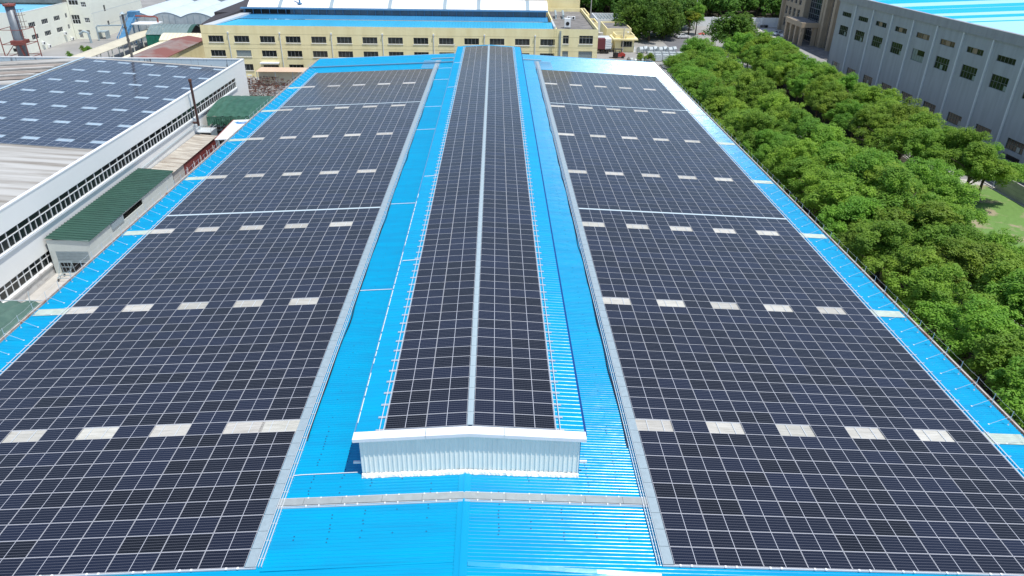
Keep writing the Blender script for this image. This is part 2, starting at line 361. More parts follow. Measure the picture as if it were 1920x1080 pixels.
W = 2.298; RP = 1.1548; XA = 10.73; Y0 = 24.84
def row_y(n): return Y0+RP*n+(0.33 if n >= 41 else 0)+(0.33 if n >= 81 else 0)
NR = 104
skyrows = (9, 23, 37, 51, 65, 79, 93)
def is_sky(sg, n, c):
    if n not in skyrows: return False
    if sg > 0: return c % 2 == 0
    return c % 2 == 1 or (n == 9 and c == 0)
for sg in (-1, 1):
    for n in skyrows:
        y0 = row_y(n); ya = y0-.1; yb = y0+RP+.1
        for c in range(10):
            if not is_sky(sg, n, c): continue
            xa = XA+c*W-.1; xb = XA+(c+1)*W+.1
            b = MB(); b.strip(wave(ya, yb, .19, .02), lambda t, q: (sg*t, q[0], rz_(t)+.048+q[1]), xa, xb)
            for u in (.30, .74):
                xm = XA+(c+u)*W; b.hexa([(sg*(xm-.022), ya, rz_(xm)+.07), (sg*(xm+.022), ya, rz_(xm)+.07), (sg*(xm+.022), yb, rz_(xm)+.07), (sg*(xm-.022), yb, rz_(xm)+.07), (sg*(xm-.022), ya, rz_(xm)+.095), (sg*(xm+.022), ya, rz_(xm)+.095), (sg*(xm+.022), yb, rz_(xm)+.095), (sg*(xm-.022), yb, rz_(xm)+.095)], 1)
            link('skylight', b, [M_frp, M_galvl], fac, fixn=False)
        b = MB(); b.strip(wave(y0+.05, y0+RP-.05, .21, .02), lambda t, q: (sg*t, q[0], rz_(t)+.048+q[1]), XA+10*W, EX-.15)
        link('skylight', b, M_frp2, fac, fixn=False, label='pale green skylight strip at the bare blue eave')
# mounting rails (lattice under the panels, stubs stick out at the eaves)
b = MB()
for sg in (-1, 1):
    xs, xe = XA-.02, XA+10*W+.62
    for n in range(NR+1):
        y = row_y(n)-(RP-RP) if n < NR else row_y(NR-1)+RP
        for dy in (0,):
            b.hexa([(sg*xs, y+dy-.02, -S*xs-.085), (sg*xe, y+dy-.02, -S*xe-.085), (sg*xe, y+dy+.02, -S*xe-.085), (sg*xs, y+dy+.02, -S*xs-.085), (sg*xs, y+dy-.02, -S*xs-.042), (sg*xe, y+dy-.02, -S*xe-.042), (sg*xe, y+dy+.02, -S*xe-.042), (sg*xs, y+dy+.02, -S*xs-.042)])
    for xl, wd in ((XA+10*W+.36, .03), (XA+10*W+.06, .03)):
        b.hexa([(sg*(xl-wd), 24.8, -S*xl-.035), (sg*(xl+wd), 24.8, -S*xl-.035), (sg*(xl+wd), 146.2, -S*xl-.035), (sg*(xl-wd), 146.2, -S*xl-.035), (sg*(xl-wd), 24.8, -S*xl), (sg*(xl+wd), 24.8, -S*xl), (sg*(xl+wd), 146.2, -S*xl), (sg*(xl-wd), 146.2, -S*xl)])
link('mounting_rails', b, M_alu, fac, fixn=False)

# roof monitor (raised ridge)
MX, MW, MS, MZ = 0.3, 6.3, 0.064, 2.85
mz = lambda d: MZ-MS*abs(d)
MY0, MY1 = 31.1, 152.9
b = MB()
for sg in (-1, 1): b.box(min(MX+sg*(MW-.12), MX+sg*(MW-.06)), max(MX+sg*(MW-.12), MX+sg*(MW-.06)), MY0+.12, MY1-.1, -.6, mz(MW)-.05)
b.box(MX-MW+.12, MX+MW-.12, MY1-.2, MY1-.1, -.6, mz(MW)-.05)
mon = link('roof_monitor', b, M_bluetrim, fac)
b = MB()
for sg in (-1, 1): b.strip(wave(MY0-.1, MY1+.2, .385, .035, .72, .08), lambda t, q: (MX+sg*t, q[0], mz(t)+q[1]), 0, MW+.12)
link('monitor_roof', b, M_blue, mon, fixn=False)
b = MB(); d = .04; pr = []; x = MX-MW+.12; Lw = 2*MW-.24; n = 46
for i in range(n):
    p = Lw/n; xx = x+i*p; pr += [(xx, 0), (xx+p*.66, 0), (xx+p*.70, d), (xx+p*.92, d)]
pr.append((x+Lw, 0))
for (xa, da), (xb, db) in zip(pr[:-1], pr[1:]):
    b.quad((xa, MY0-da, rz_(xa)-.05), (xb, MY0-db, rz_(xb)-.05), (xb, MY0-db, mz(xb-MX)-.03), (xa, MY0-da, mz(xa-MX)-.03))
link('gable_wall', b, M_gable, mon)
b = MB(); t = 0
ED = [MX-MW-.18, -2.15, MX, 2.2, MX+MW+.18]
for k in range(4):
    xa = ED[k]+(.015 if k in (1, 3) else 0); xb = ED[k+1]-(.015 if k in (0, 2) else 0)
    za, zb = mz(xa-MX), mz(xb-MX)
    b.hexa([(xa, 30.86, za+.05), (xb, 30.86, zb+.05), (xb, 31.42, zb+.05), (xa, 31.42, za+.05), (xa, 30.80, za+.08), (xb, 30.80, zb+.08), (xb, 31.42, zb+.10), (xa, 31.42, za+.10)])
    b.hexa([(xa, 30.80, za-.14), (xb, 30.80, zb-.14), (xb, 30.83, zb-.14), (xa, 30.83, za-.14), (xa, 30.80, za+.078), (xb, 30.80, zb+.078), (xb, 30.83, zb+.078), (xa, 30.83, za+.078)])
    b.hexa([(xa, 30.83, za-.14), (xb, 30.83, zb-.14), (xb, 31.08, zb-.14), (xa, 31.08, za-.14), (xa, 30.83, za-.12), (xb, 30.83, zb-.12), (xb, 31.08, zb-.12), (xa, 31.08, za-.12)])
link('verge_cap', b, M_white, mon)
b = MB(); b.box(MX-MW-.14, MX-MW+.02, MY0-.1, MY1+.2, mz(MW)-.12, mz(MW)-.02); b.box(MX+MW-.02, MX+MW+.14, MY0-.1, MY1+.2, mz(MW)-.12, mz(MW)-.02)
link('eave_trim', b, M_bluedark, mon)
b = MB(); b.box(MX+MW+.145, MX+MW+.27, MY0+.3, MY1+.2, mz(MW)-.2, mz(MW)-.1); link('eave_gutter_shade', b, mat('eave_shadow_blue', (0.0, .05, .22), .5), mon)  # dark blue box stands in for the shadow line under the right eave
b = MB(); b.box(MX-MW-.235, MX-MW-.145, MY0+.3, MY1+.2, mz(MW)-.2, mz(MW)-.1); link('eave_gutter_shade', b, M_steelblue, mon)
random.seed(8); y = 31.6      # white closure strips along the left eave edge
while y < 68:
    l = random.uniform(.5, 1.2)
    if random.random() < .85: b = MB(); b.box(MX-MW-.14, MX-MW-.10, y, y+l, mz(MW)-.03, mz(MW)+.03); link('closure_strip', b, M_white, mon)
    y += l+random.uniform(.05, .3)
b = MB(); random.seed(3); nn = 130    # crumpled foam at the foot of the gable
for lv in range(3):
    for i in range(nn+1):
        x = MX-MW+.1+i*(2*MW-.2)/nn
        yy = MY0-.04-[0, .10, .17][lv]+random.uniform(-.03, .03); zz = rz_(x)+[.26, .17, .03][lv]+random.uniform(-.03, .04)*(lv < 2)
        b.v.append((x, yy, zz))
for lv in range(2):
    for i in range(nn): k = lv*(nn+1)+i; b.f.append((k, k+1, k+nn+2, k+nn+1)); b.m.append(0)
link('foam_seal', b, M_foam, mon)
for s_ in (-1, 1): b = MB(); b.box(*sorted((MX+s_*(MW-.1), MX+s_*(MW+.38))), 31.3, 31.42, .35, .47); link('stub_bracket', b, M_white, mon)
MP0 = 31.5; MN = 104
b = MB()
for sg in (-1, 1):
    for n in range(MN+1):
        y = MP0+n*RP
        for dy in (-.045, .045):
            xs, xe = .1, .19+2*W+.5; hh = .1
            b.hexa([(MX+sg*xs, y+dy-.02, mz(xs)+hh-.05), (MX+sg*xe, y+dy-.02, mz(xe)+hh-.05), (MX+sg*xe, y+dy+.02, mz(xe)+hh-.05), (MX+sg*xs, y+dy+.02, mz(xs)+hh-.05), (MX+sg*xs, y+dy-.02, mz(xs)+hh-.01), (MX+sg*xe, y+dy-.02, mz(xe)+hh-.01), (MX+sg*xe, y+dy+.02, mz(xe)+hh-.01), (MX+sg*xs, y+dy+.02, mz(xs)+hh-.01)])
    for xl in (.19+2*W+.28, .19+2*W+.04):
        z = mz(xl)+.12; b.box(*sorted((MX+sg*(xl-.02), MX+sg*(xl+.02))), MP0-.1, MP0+MN*RP+.1, z-.03, z)
link('monitor_rails', b, M_alu, mon, fixn=False)

# ================================================================ SOLAR PANELS
panels = []    # (4 top corners CCW seen from above starting near-left, tag)
for sg in (-1, 1):
    for n in range(NR):
        for c in range(10):
            if is_sky(sg, n, c): continue
            xa = XA+c*W+.008; xb = XA+(c+1)*W-.008; y0 = row_y(n)+.007; y1 = row_y(n)+RP-.007
            panels.append(((sg*xa, y0), (sg*xb, y1), 'L' if sg < 0 else 'R', n, c))
for sg in (-1, 1):
    for n in range(MN):
        for c in range(2):
            xa = .19+c*W+.008; xb = .19+(c+1)*W-.008; y0 = MP0+n*RP+.007; y1 = y0+RP-.014
            panels.append(((MX+sg*xa, y0), (MX+sg*xb, y1), 'l' if sg < 0 else 'r', n, c))
def pz(x, tag): return (-S*abs(x)) if tag in 'LR' else (mz(x-MX)+.13)
def project(p):
    d = Vector(p)-CAM; z = d.dot(fwd); return 960+FPX*d.dot(r2)/z, 540-FPX*d.dot(u2)/z
random.seed(11)
def screen_area(P):
    (xa, ya), (xb, yb) = P[0], P[1]
    pts = [project((x, y, pz(x, P[2]))) for x, y in ((xa, ya), (xb, ya), (xb, yb), (xa, yb))]
    cx = min(max(sum(p[0] for p in pts)/4, -1e9), 1e9); vis = sum(0 <= p[0] <= 1920 and 0 <= p[1] <= 1080 for p in pts)/4
    a = abs(sum(pts[i][0]*pts[(i+1) % 4][1]-pts[(i+1) % 4][0]*pts[i][1] for i in range(4)))/2
    return a*vis
order = sorted(range(len(panels)), key=lambda i: -screen_area(panels[i]))
single = set(order[:300])
DARK = {('R', 1, 4), ('L', 15, 2), ('L', 40, 1), ('R', 33, 6), ('L', 28, 7), ('R', 18, 9), ('r', 60, 1)}
# unit panel meshes : local slopes baked in, four kinds
def panel_proto(slope, blk, name):
    w_, h_ = W-.016, RP-.014; fr = MB(); r = .019
    zt = lambda x: slope*x
    def fb(x0, x1, y0, y1): fr.hexa([(x0, y0, zt(x0)-.036), (x1, y0, zt(x1)-.036), (x1, y1, zt(x1)-.036), (x0, y1, zt(x0)-.036), (x0, y0, zt(x0)), (x1, y0, zt(x1)), (x1, y1, zt(x1)), (x0, y1, zt(x0))])
    fb(-w_/2, w_/2, -h_/2, -h_/2+r); fb(-w_/2, w_/2, h_/2-r, h_/2); fb(-w_/2, -w_/2+r, -h_/2+r, h_/2-r); fb(w_/2-r, w_/2, -h_/2+r, h_/2-r)
    o1 = link('frame', fr, M_frame)
    g = MB(); x0, x1, y0, y1 = -w_/2+r, w_/2-r, -h_/2+r, h_/2-r
    g.quad((x0, y0, zt(x0)-.006), (x1, y0, zt(x1)-.006), (x1, y1, zt(x1)-.006), (x0, y1, zt(x0)-.006))
    o2 = link('glass', g, M_solx if blk else M_sol, fixn=False)
    uv = o2.data.uv_layers.new(name='UVMap'); uv.data.foreach_set('uv', [0, 0, 1, 0, 1, 1, 0, 1])
    return o1, o2
protos = {}
def add_single(P):
    (xa, ya), (xb, yb), tag, n, c = P; sg = -1 if tag in 'Ll' else 1
    slope = -sg*(S if tag in 'LR' else MS); blk = (tag, n, c) in DARK
    key = (round(slope, 4), blk)
    xm, ym = (xa+xb)/2, (ya+yb)/2
    side = 'left' if sg < 0 else 'right'
    if tag in 'LR': lab = f"{'plain black' if blk else 'dark blue'} solar panel, {side} field, {ordn(n+1)} row from the front, {ordn(c+1)} column from the walkway"
    else: lab = f"dark solar panel on the raised ridge, {ordn(n+1)} row, {ordn(c+1)} column {side} of its strip"
    t = thing('solar_panel', lab, 'solar panel', (xm, ym, pz(xm, tag)), 'solar panels on the near part of the factory roof')
    t.rotation_euler = (random.uniform(-.003, .003), random.uniform(-.0015, .0015), 0)
    if key not in protos:
        o1, o2 = panel_proto(slope, blk, str(key)); protos[key] = (o1.data, o2.data); o1.parent = t; o2.parent = t
    else:
        for nm, me in zip(('frame', 'glass'), protos[key]):
            o = bpy.data.objects.new(nm, me); COL.objects.link(o); o.parent = t
def field(name, plist, zfun, mats, **props):
    V = []; Fc = []; Mi = []; UV = []; T = []; r = .021
    for (xa, ya), (xb, yb), tag, n, c in plist:
        if xa > xb: xa, xb = xb, xa
        za, zb = zfun(xa, tag), zfun(xb, tag); k = len(V); h = .036
        V += [(xa, ya, za), (xb, ya, zb), (xb, yb, zb), (xa, yb, za), (xa, ya, za-h), (xb, ya, zb-h), (xb, yb, zb-h), (xa, yb, za-h)]
        f_ = lambda x: za+(zb-za)*(x-xa)/(xb-xa)+.002
        x0, x1, y0, y1 = xa+r, xb-r, ya+r, yb-r
        ja, jb = random.uniform(-.0035, .0035), random.uniform(-.0035, .0035)
        V += [(x0, y0, f_(x0)+.004+ja), (x1, y0, f_(x1)+.004+jb), (x1, y1, f_(x1)+.004-ja), (x0, y1, f_(x0)+.004-jb)]
        for q in ((0, 1, 2, 3), (4, 5, 1, 0), (5, 6, 2, 1), (6, 7, 3, 2), (7, 4, 0, 3), (8, 9, 10, 11)): Fc.append(tuple(i+k for i in q))
        Mi += [0]*5+[1]; UV += [0]*40+[0, 0, 1, 0, 1, 1, 0, 1]
        tv = 0.0 if (tag, n, c) in DARK else random.random()
        T += [tv]*12
    me = bpy.data.meshes.new(name); me.from_pydata(V, [], Fc)
    for m in mats: me.materials.append(m)
    me.polygons.foreach_set('material_index', Mi)
    uv = me.uv_layers.new(name='UVMap'); uv.data.foreach_set('uv', UV)
    a = me.attributes.new('tint', 'FLOAT', 'POINT'); a.data.foreach_set('value', T)
    o = bpy.data.objects.new(name, me); COL.objects.link(o)
    for k, v in props.items(): o[k] = v
    return o
for i in sorted(single): add_single(panels[i])
field('solar_panels', [panels[i] for i in range(len(panels)) if i not in single], pz, [M_frame, M_solm], kind='stuff',
      label='remaining dark solar panels stretching away over the blue factory roof', category='solar panels')

# ================================================================ WALKWAYS ON THE ROOF
def walkway_y(sg, x0, x1, ys, zf, label, lift=.0, side=True):
    t = thing('roof_walkway', label, 'walkway', (sg*(x0+x1)/2, ys[0], zf((x0+x1)/2)), 'grey metal walkways on the roof')
    b = MB()
    for a, c in zip(ys[:-1], ys[1:]):
        a2, c2 = a+.014, c-.014
        b.hexa([(sg*x0, a2, zf(x0)-.05), (sg*x1, a2, zf(x1)-.05), (sg*x1, c2, zf(x1)-.05), (sg*x0, c2, zf(x0)-.05), (sg*x0, a2, zf(x0)), (sg*x1, a2, zf(x1)), (sg*x1, c2, zf(x1)), (sg*x0, c2, zf(x0))])
    link('grating', b, M_galv, t)
    return t
ysw = [row_y(n) for n in range(NR)]+[row_y(NR-1)+RP]
ysfar = ysw+[ysw[-1]+1.2*k for k in range(1, 8)]
for sg, nm in ((-1, 'left'), (1, 'right')):
    t = walkway_y(sg, 10.2, 10.70, ysfar, lambda x: -S*x+.0, f'long grey walkway between the blue strip and the {nm} solar field')
    b = MB(); z = -S*10.0
    for xl in (9.88, 10.02, 10.15): b.box(*sorted((sg*(xl-.018), sg*(xl+.018))), 24.84, 154, z-.05, z+.03)
    for k in range(0, 112): y = 25.4+k*1.155; b.box(*sorted((sg*9.85, sg*10.72)), y, y+.03, z-.10, z-.055)
    link('cable_tray', b, M_galvl, t, fixn=False)
    b = MB()
    for k in range(7):
        y = 146.7+k*1.15; b.bar((sg*9.6, y, -S*10+.03), (sg*13.2, y, -S*13+.03), .07)
    link('cross_bearer', b, M_alu, t)
    # cross walkways inside the field
    for yy, nmw in ((row_y(41)-.33, 'near'), (row_y(81)-.33, 'far')):
        w_ = thing('roof_walkway', f'thin pale strip walkway crossing the {nm} solar field, the {nmw} of two', 'walkway', (sg*22, yy, -S*22), 'grey metal walkways on the roof')
        b = MB(); xs, xe = XA, XA+10*W+.1
        b.hexa([(sg*xs, yy+.02, -S*xs-.04), (sg*xe, yy+.02, -S*xe-.04), (sg*xe, yy+.31, -S*xe-.04), (sg*xs, yy+.31, -S*xs-.04), (sg*xs, yy+.02, -S*xs+.01), (sg*xe, yy+.02, -S*xe+.01), (sg*xe, yy+.31, -S*xe+.01), (sg*xs, yy+.31, -S*xs+.01)])
        link('grating', b, mat('pale_grating', (0.50, 0.60, 0.64), 0.5), w_)
# ridge walkway on the monitor
t = thing('roof_walkway', 'narrow pale walkway strip running along the middle of the raised ridge', 'walkway', (MX, MP0, MZ+.1), 'grey metal walkways on the roof')
b = MB()
for n in range(MN):
    y = MP0+n*RP
    for sg in (-1, 1): b.hexa([(MX, y+.012, MZ+.10), (MX+sg*.165, y+.012, MZ+.09), (MX+sg*.165, y+RP-.012, MZ+.09), (MX, y+RP-.012, MZ+.10), (MX, y+.012, MZ+.15), (MX+sg*.165, y+.012, MZ+.138), (MX+sg*.165, y+RP-.012, MZ+.138), (MX, y+RP-.012, MZ+.15)])
link('grating', b, mat('ridge_grating', (0.34, 0.43, 0.47), 0.6), t)
# front cross walkway over the main ridge
t = thing('roof_walkway', 'grey walkway crossing the bare blue roof in front of the raised ridge', 'walkway', (0, 28.9, 0), 'grey metal walkways on the roof')
b = MB(); rail = MB(); clip = MB()
for sg in (-1, 1):
    xs = [0, 2.3, 4.5, 6.7, 8.8, 10.15]
    for a, c in zip(xs[:-1], xs[1:]):
        a2, c2 = a+(.008 if a else 0), c-.008; F = lambda x, y, dz: (sg*x, y, -.04-S*x+dz)
        b.hexa([F(a2, 28.95, -.03), F(c2, 28.95, -.03), F(c2, 29.42, -.03), F(a2, 29.42, -.03), F(a2, 28.95, .02), F(c2, 28.95, .02), F(c2, 29.42, .02), F(a2, 29.42, .02)])
    for yy in (28.80, 28.90): rail.hexa([(0, yy-.02, -.12), (sg*10.15, yy-.02, -.12-S*10.15), (sg*10.15, yy+.02, -.12-S*10.15), (0, yy+.02, -.12), (0, yy-.02, -.05), (sg*10.15, yy-.02, -.05-S*10.15), (sg*10.15, yy+.02, -.05-S*10.15), (0, yy+.02, -.05)])
    rail.hexa([(0, 29.44, -.12), (sg*10.15, 29.44, -.12-S*10.15), (sg*10.15, 29.48, -.12-S*10.15), (0, 29.48, -.12), (0, 29.44, -.03), (sg*10.15, 29.44, -.03-S*10.15), (sg*10.15, 29.48, -.03-S*10.15), (0, 29.48, -.03)])
    for x in (.75, 1.5, 2.2, 3.6, 4.3, 5.8, 6.5, 7.9, 8.6, 9.9):
        for yy in (28.86, 29.43):
            z = -.02-S*x; clip.hexa([(sg*x-.035, yy-.04, z-.03), (sg*x+.035, yy-.04, z-.03), (sg*x+.035, yy+.04, z-.03), (sg*x-.035, yy+.04, z-.03), (sg*x-.035, yy-.04, z+.02), (sg*x+.035, yy-.04, z+.02), (sg*x+.035, yy+.04, z+.02), (sg*x-.035, yy+.04, z+.02)])
link('grating', b, mat('worn_grating', (0.36, 0.40, 0.40), 0.5, 0.1, var=.15, scale=2), t); link('rail', rail, M_galvl, t); link('clip', clip, M_white, t)
# front edge trims of the panel fields
for sg, nm in ((-1, 'left'), (1, 'right')):
    t = thing('edge_rail', f'thin white rail along the front edge of the {nm} solar field', 'rail', (sg*22, 24.8, -S*22))
    b = MB(); xs, xe = XA-.6, XA+10*W+.5
    b.hexa([(sg*xs, 24.77, -S*xs-.1), (sg*xe, 24.77, -S*xe-.1), (sg*xe, 24.81, -S*xe-.1), (sg*xs, 24.81, -S*xs-.1), (sg*xs, 24.77, -S*xs-.01), (sg*xe, 24.77, -S*xe-.01), (sg*xe, 24.81, -S*xe-.01), (sg*xs, 24.81, -S*xs-.01)])
    link('rail', b, M_galvl, t); b = MB()
    for k in range(40):
        x = XA+.2+k*W/4*1.0; x = XA+.3+k*.575
        if k % 4 in (0, 1): b.box(sg*x-.05, sg*x+.05, 24.74, 24.86, -S*x-.03, -S*x+.02)
    link('clip', b, M_white, t)

# ================================================================ SAFETY POSTS AND WIRES
def post_proto(sg):
    t = thing('safety_post', 'x', 'post', (sg*36.25, 0, rz_(36.25)), 'galvanised safety posts along the roof eaves')
    x = sg*36.25; z = rz_(36.25)+.03
    b = MB(); b.tube([(x, 0, z), (x, 0, z+1.15)], .019, 6); link('post', b, M_galvl, t)
    b = MB(); b.tube([(x-sg*1.35, 0.0, z+.07), (x-sg*.02, 0, z+.72)], .012, 6); link('brace', b, M_galvl, t)
    b = MB(); b.box(x-.05, x+.05, -.05, .05, z-.01, z+.03); link('foot', b, M_galvl, t); b = MB(); b.box(x-sg*1.35-.05, x-sg*1.35+.05, -.045, .045, z+.05, z+.09); link('foot', b, M_white, t)
    return t
for sg, nm in ((-1, 'left'), (1, 'right')):
    pr_ = post_proto(sg); sp_ = 1.96; n = 0; y = 30.0 if sg < 0 else 33.4
    ys = []
    while y < 152: ys.append(y); y += sp_
    for i, y in enumerate(ys):
        lab = f'slim braced safety post on the {nm} eave, {ordn(i+1)} from the near end'
        if i == 0: pr_.location.y = y; pr_['label'] = lab
        else: dup(pr_, (sg*36.25, y, rz_(36.25)), label=lab)
    b = MB(); z = rz_(36.25)+1.12
    for h in (0, -.45):
        pts = []
        for y in ys: pts += [(sg*36.25, y, z+h)] + ([(sg*36.25, y+sp_/2, z+h-.05)] if y != ys[-1] else [])
        b.tube(pts, .007, 4)
    link('safety_wire', b, M_galvl, loc=(sg*36.25, ys[0], z), label=f'thin wires strung between the safety posts on the {nm} eave', category='wire')

# ================================================================ CABLES, CONDUITS, PIPES ON ROOF
random.seed(21)
for sg, nm, y0 in ((-1, 'left', 34.3), (1, 'right', 33.6)):
    b = MB()
    for s_ in range(2):
        pts = []; y = y0+s_*.3
        while y < 148:
            x = 9.80+.04*s_+.05*math.sin(y*.55+s_)*math.sin(y*.23)+random.uniform(-.012, .012)
            x -= .10*max(0, math.sin(y*.31+sg))**6
            pts.append((sg*x, y, rz_(x)+.09)); y += .8
        b.tube(pts, .028, 5)
    link('power_cable', b, M_black, loc=(sg*9.8, y0, rz_(9.8)), smooth=True, label=f'wavy black cable lying beside the {nm} roof walkway', category='cable')
conds = [(53.6, 'second nearest'), (73.4, 'third nearest'), (102.4, 'middle'), (115.6, 'third farthest'), (135.6, 'second farthest'), (146, 'farthest')]
for y, nm in [(31.35, 'nearest')]+conds:
    z = rz_(8.5)+.06; dz = 0 if y > 32 else 0
    b = MB(); b.tube([(-9.9, y-.05, rz_(9.9)+.07), (-9.4, y, rz_(9.4)+.06), (-6.2, y+.03, rz_(6.2)+.06)], .03 if y > 32 else .022, 6)
    link('white_conduit', b, M_white, loc=(-8, y, z), label=f'{nm} thin white conduit crossing the left blue roof strip', category='conduit', group='conduits on the left blue roof strip')
for y, nm in [(53.15, 'nearest'), (73.8, 'second'), (116, 'third'), (135.8, 'farthest')]:
    b = MB(); b.tube([(MX-MW+.05, y, mz(MW)+.07), (MX-4.9, y+.02, mz(4.9)+.08)], .03, 6); b.tube([(MX-MW+.05, y, mz(MW)+.07), (MX-MW-.02, y, mz(MW)-.3)], .03, 6)
    link('white_conduit', b, M_white, loc=(-5.5, y, mz(5.5)), label=f'{nm} short white conduit on the left edge of the raised ridge', category='conduit', group='conduits on the raised ridge edge')
b = MB()
b.tube([(-36.5, 151.1, rz_(36.5)+.25), (-6.6, 151.1, rz_(6.6)+.25)], .13, 8)
for k in range(16): x = -35.5+k*1.9; b.box(x-.05, x+.05, 151.0, 151.2, rz_(x), rz_(x)+.15)
link('roof_pipe', b, mat('dull_pipe', (0.12, 0.25, 0.36), 0.5), loc=(-21, 151.1, -1), label='long dark pipe lying across the far end of the left roof', category='pipe')
for x0, x1, y, nm in ((-11.8, -6.5, 155.4, 'left'), (6.8, 11.3, 154.6, 'right')):
    b = MB(); b.tube([(x0, y, rz_(x0)+.25), (x1, y, rz_(x1)+.25)], .10, 8)
    for x in (x0+.4, (x0+x1)/2, x1-.4): b.box(x-.05, x+.05, y-.1, y+.1, rz_(x), rz_(x)+.17)
    link('roof_pipe', b, M_galv, loc=((x0+x1)/2, y, 0), label=f'short grey pipe at the far end of the {nm} roof walkway', category='pipe')
b = MB(); b.tube([(-6.9, 154.6, rz_(6.9)), (-6.9, 154.6, 2.7)], .03, 6); b.tube([(-7.15, 154.6, 2.7), (-6.65, 154.6, 2.7)], .02, 5); b.tube([(-6.9, 154.6, rz_(6.9)), (-6.9, 154.6, rz_(6.9)+.5)], [.3, .12], 8)
link('lightning_mast', b, M_galvl, loc=(-6.9, 154.6, rz_(6.9)), label='thin lightning rod standing beside the far end of the raised ridge', category='lightning rod')

# ================================================================ WHITE FACTORY ON THE LEFT
XW = -48.9; XWB = -110.0; WY0, WY1 = 30.0, 149.2
wf = thing('white_factory', 'white factory on the left with a ribbon of windows and a bluish solar roof', 'factory', (-70, 90, G))
LS = .060; lz = lambda x: (-1.3+LS*(-51.0-x)) if x > -80 else (-1.3+LS*29.0-LS*(-80-x))
Fw = lambda u, z, d: (XW+d, u, z)
wins = []
p = 2.03; y = 44.0
u = 44.35
holes = [(40.0, 142.6, -3.9, -2.05)]
lowers = [(44, 74.9, -8.3, -6.75), (112.5, 119.5, -8.6, -6.9)]
mb = facade(Fw, WY0, WY1, G, .15, holes+lowers, .2)
mb.box(-49.2, XW-.001, WY0, WY1, -1.3, -1.29)
wal = link('wall', mb, M_whitewall, wf)
b = MB(); b.box(XW-.42, XW+.04, WY0, WY1+.04, .15, .32); b.box(XWB, XW-.42, WY1-.3, WY1+.04, .15, .32); link('coping', b, M_white, wf)
b = MB(); b.box(XW+.0, XW+.16, 40, 142.6, -4.14, -4.0); b.box(XW, XW+.10, 40, 143, -4.02, -3.9); link('cornice', b, M_galvl, wf)
b = MB(); b.box(XW-.40, XW-.3, WY0, WY1, lz(XW)-1, .15); b.box(XWB, XW-.4, WY1-.25, WY1-.15, -2.5, .15)
link('parapet', b, mat('stained_parapet', (0.46, 0.56, 0.62), .6, col2=(.08, .08, .10), scale=1.1, stretch=(1.6, 1.6, .25), thr=(.33, .43)), wf)
b = MB(); b.quad((XWB, WY1, G), (XW, WY1, G), (XW, WY1, .15), (XWB, WY1, .15)); link('rear_wall', b, M_whitewall, wf)
yy = 40.0; k = 0
while yy < 142.5:
    window(wf, Fw, yy, yy+2.05, -3.9, -2.05, 3, 0, M_mullw, M_pane, .07, .2) if False else None
    f = MB(); wd = .085
    f.fbox(Fw, yy, yy+wd, -3.9, -2.05, -.16, -.06); f.fbox(Fw, yy, yy+2.05, -2.78, -2.70, -.16, -.07); f.fbox(Fw, yy, yy+2.05, -3.9, -3.82, -.16, -.07)
    f.fbox(Fw, yy+1.0, yy+1.06, -3.82, -2.78, -.16, -.08)
    o = link('window', f, M_mullw, wf); g = MB(); g.quad(Fw(yy, -3.9, -.17), Fw(yy+2.05, -3.9, -.17), Fw(yy+2.05, -2.05, -.17), Fw(yy, -2.05, -.17)); link('pane', g, M_pane, o); yy += 2.052
for a, c, z0, z1 in lowers:
    n = max(1, int((c-a)/2.2)); st = (c-a)/n
    for k in range(n): window(wf, Fw, a+k*st, a+(k+1)*st, z0, z1, 2, 1, M_mullw, M_pane, .09, .16, hrow=.62)
b = MB(); b.box(XW, XW+.2, 44, 76, -8.55, -8.33); b.box(XW, XW+.06, 43, 76, G, -8.6); link('plinth', b, mat('stained_plaster', (.62, .62, .6), .8, col2=(.4, .38, .36), scale=1.2, thr=(.3, .5)), wf)
prw = wave(WY0, WY1-.3, .3, .035)
b = MB(); b.strip(prw, lambda t, q: (t, q[0], lz(t)-.12+q[1]), XW-.4, -80); b.strip(prw, lambda t, q: (t, q[0], lz(t)-.12+q[1]), -80, XWB)
link('roof', b, M_oldroof, wf, fixn=False)
b = MB()
for y, wv in ((131.5, .9), (137.8, .9), (143.5, .5)): b.box(XWB, -80.6, y, y+wv, lz(-80)-1.2, lz(-80)-.2) if False else b.hexa([(XWB, y, lz(XWB)), (-80.6, y, lz(-80.6)), (-80.6, y+wv, lz(-80.6)), (XWB, y+wv, lz(XWB)), (XWB, y, lz(XWB)+.25), (-80.6, y, lz(-80.6)+.25), (-80.6, y+wv, lz(-80.6)+.25), (XWB, y+wv, lz(XWB)+.25)])
link('roof_ridge', b, M_concl, wf)
b = MB()
for y in (128.6, 134, 139.8):
    b.hexa([(XWB, y, lz(XWB)), (-80.6, y, lz(-80.6)), (-80.6, y+2.4, lz(-80.6)), (XWB, y+2.4, lz(XWB)), (XWB, y, lz(XWB)+.05), (-80.6, y, lz(-80.6)+.05), (-80.6, y+2.4, lz(-80.6)+.05), (XWB, y+2.4, lz(XWB)+.05)])
link('rust_patch', b, mat('brown_roof_stain', (.22, .18, .15), .85, col2=(.42, .38, .33), scale=1.5, stretch=(.25, 2, 1), thr=(.3, .6)), wf)
WX0 = -51.75; WY = 94.4
lst = []
for n in range(46):
    for c in range(12):
        if n % 7 == 2 and c % 2 == 0: continue
        xa = WX0-c*W-.01; xb = xa-W+.02; lst.append(((xa, WY+n*RP+.008), (xb, WY+(n+1)*RP-.008), 'W', n, c))
for n in range(26):
    for c in range(12, 20):
        xa = WX0-c*W-.6; xb = xa-W+.02; lst.append(((xa, WY+n*RP+.008), (xb, WY+(n+1)*RP-.008), 'W', n, c))
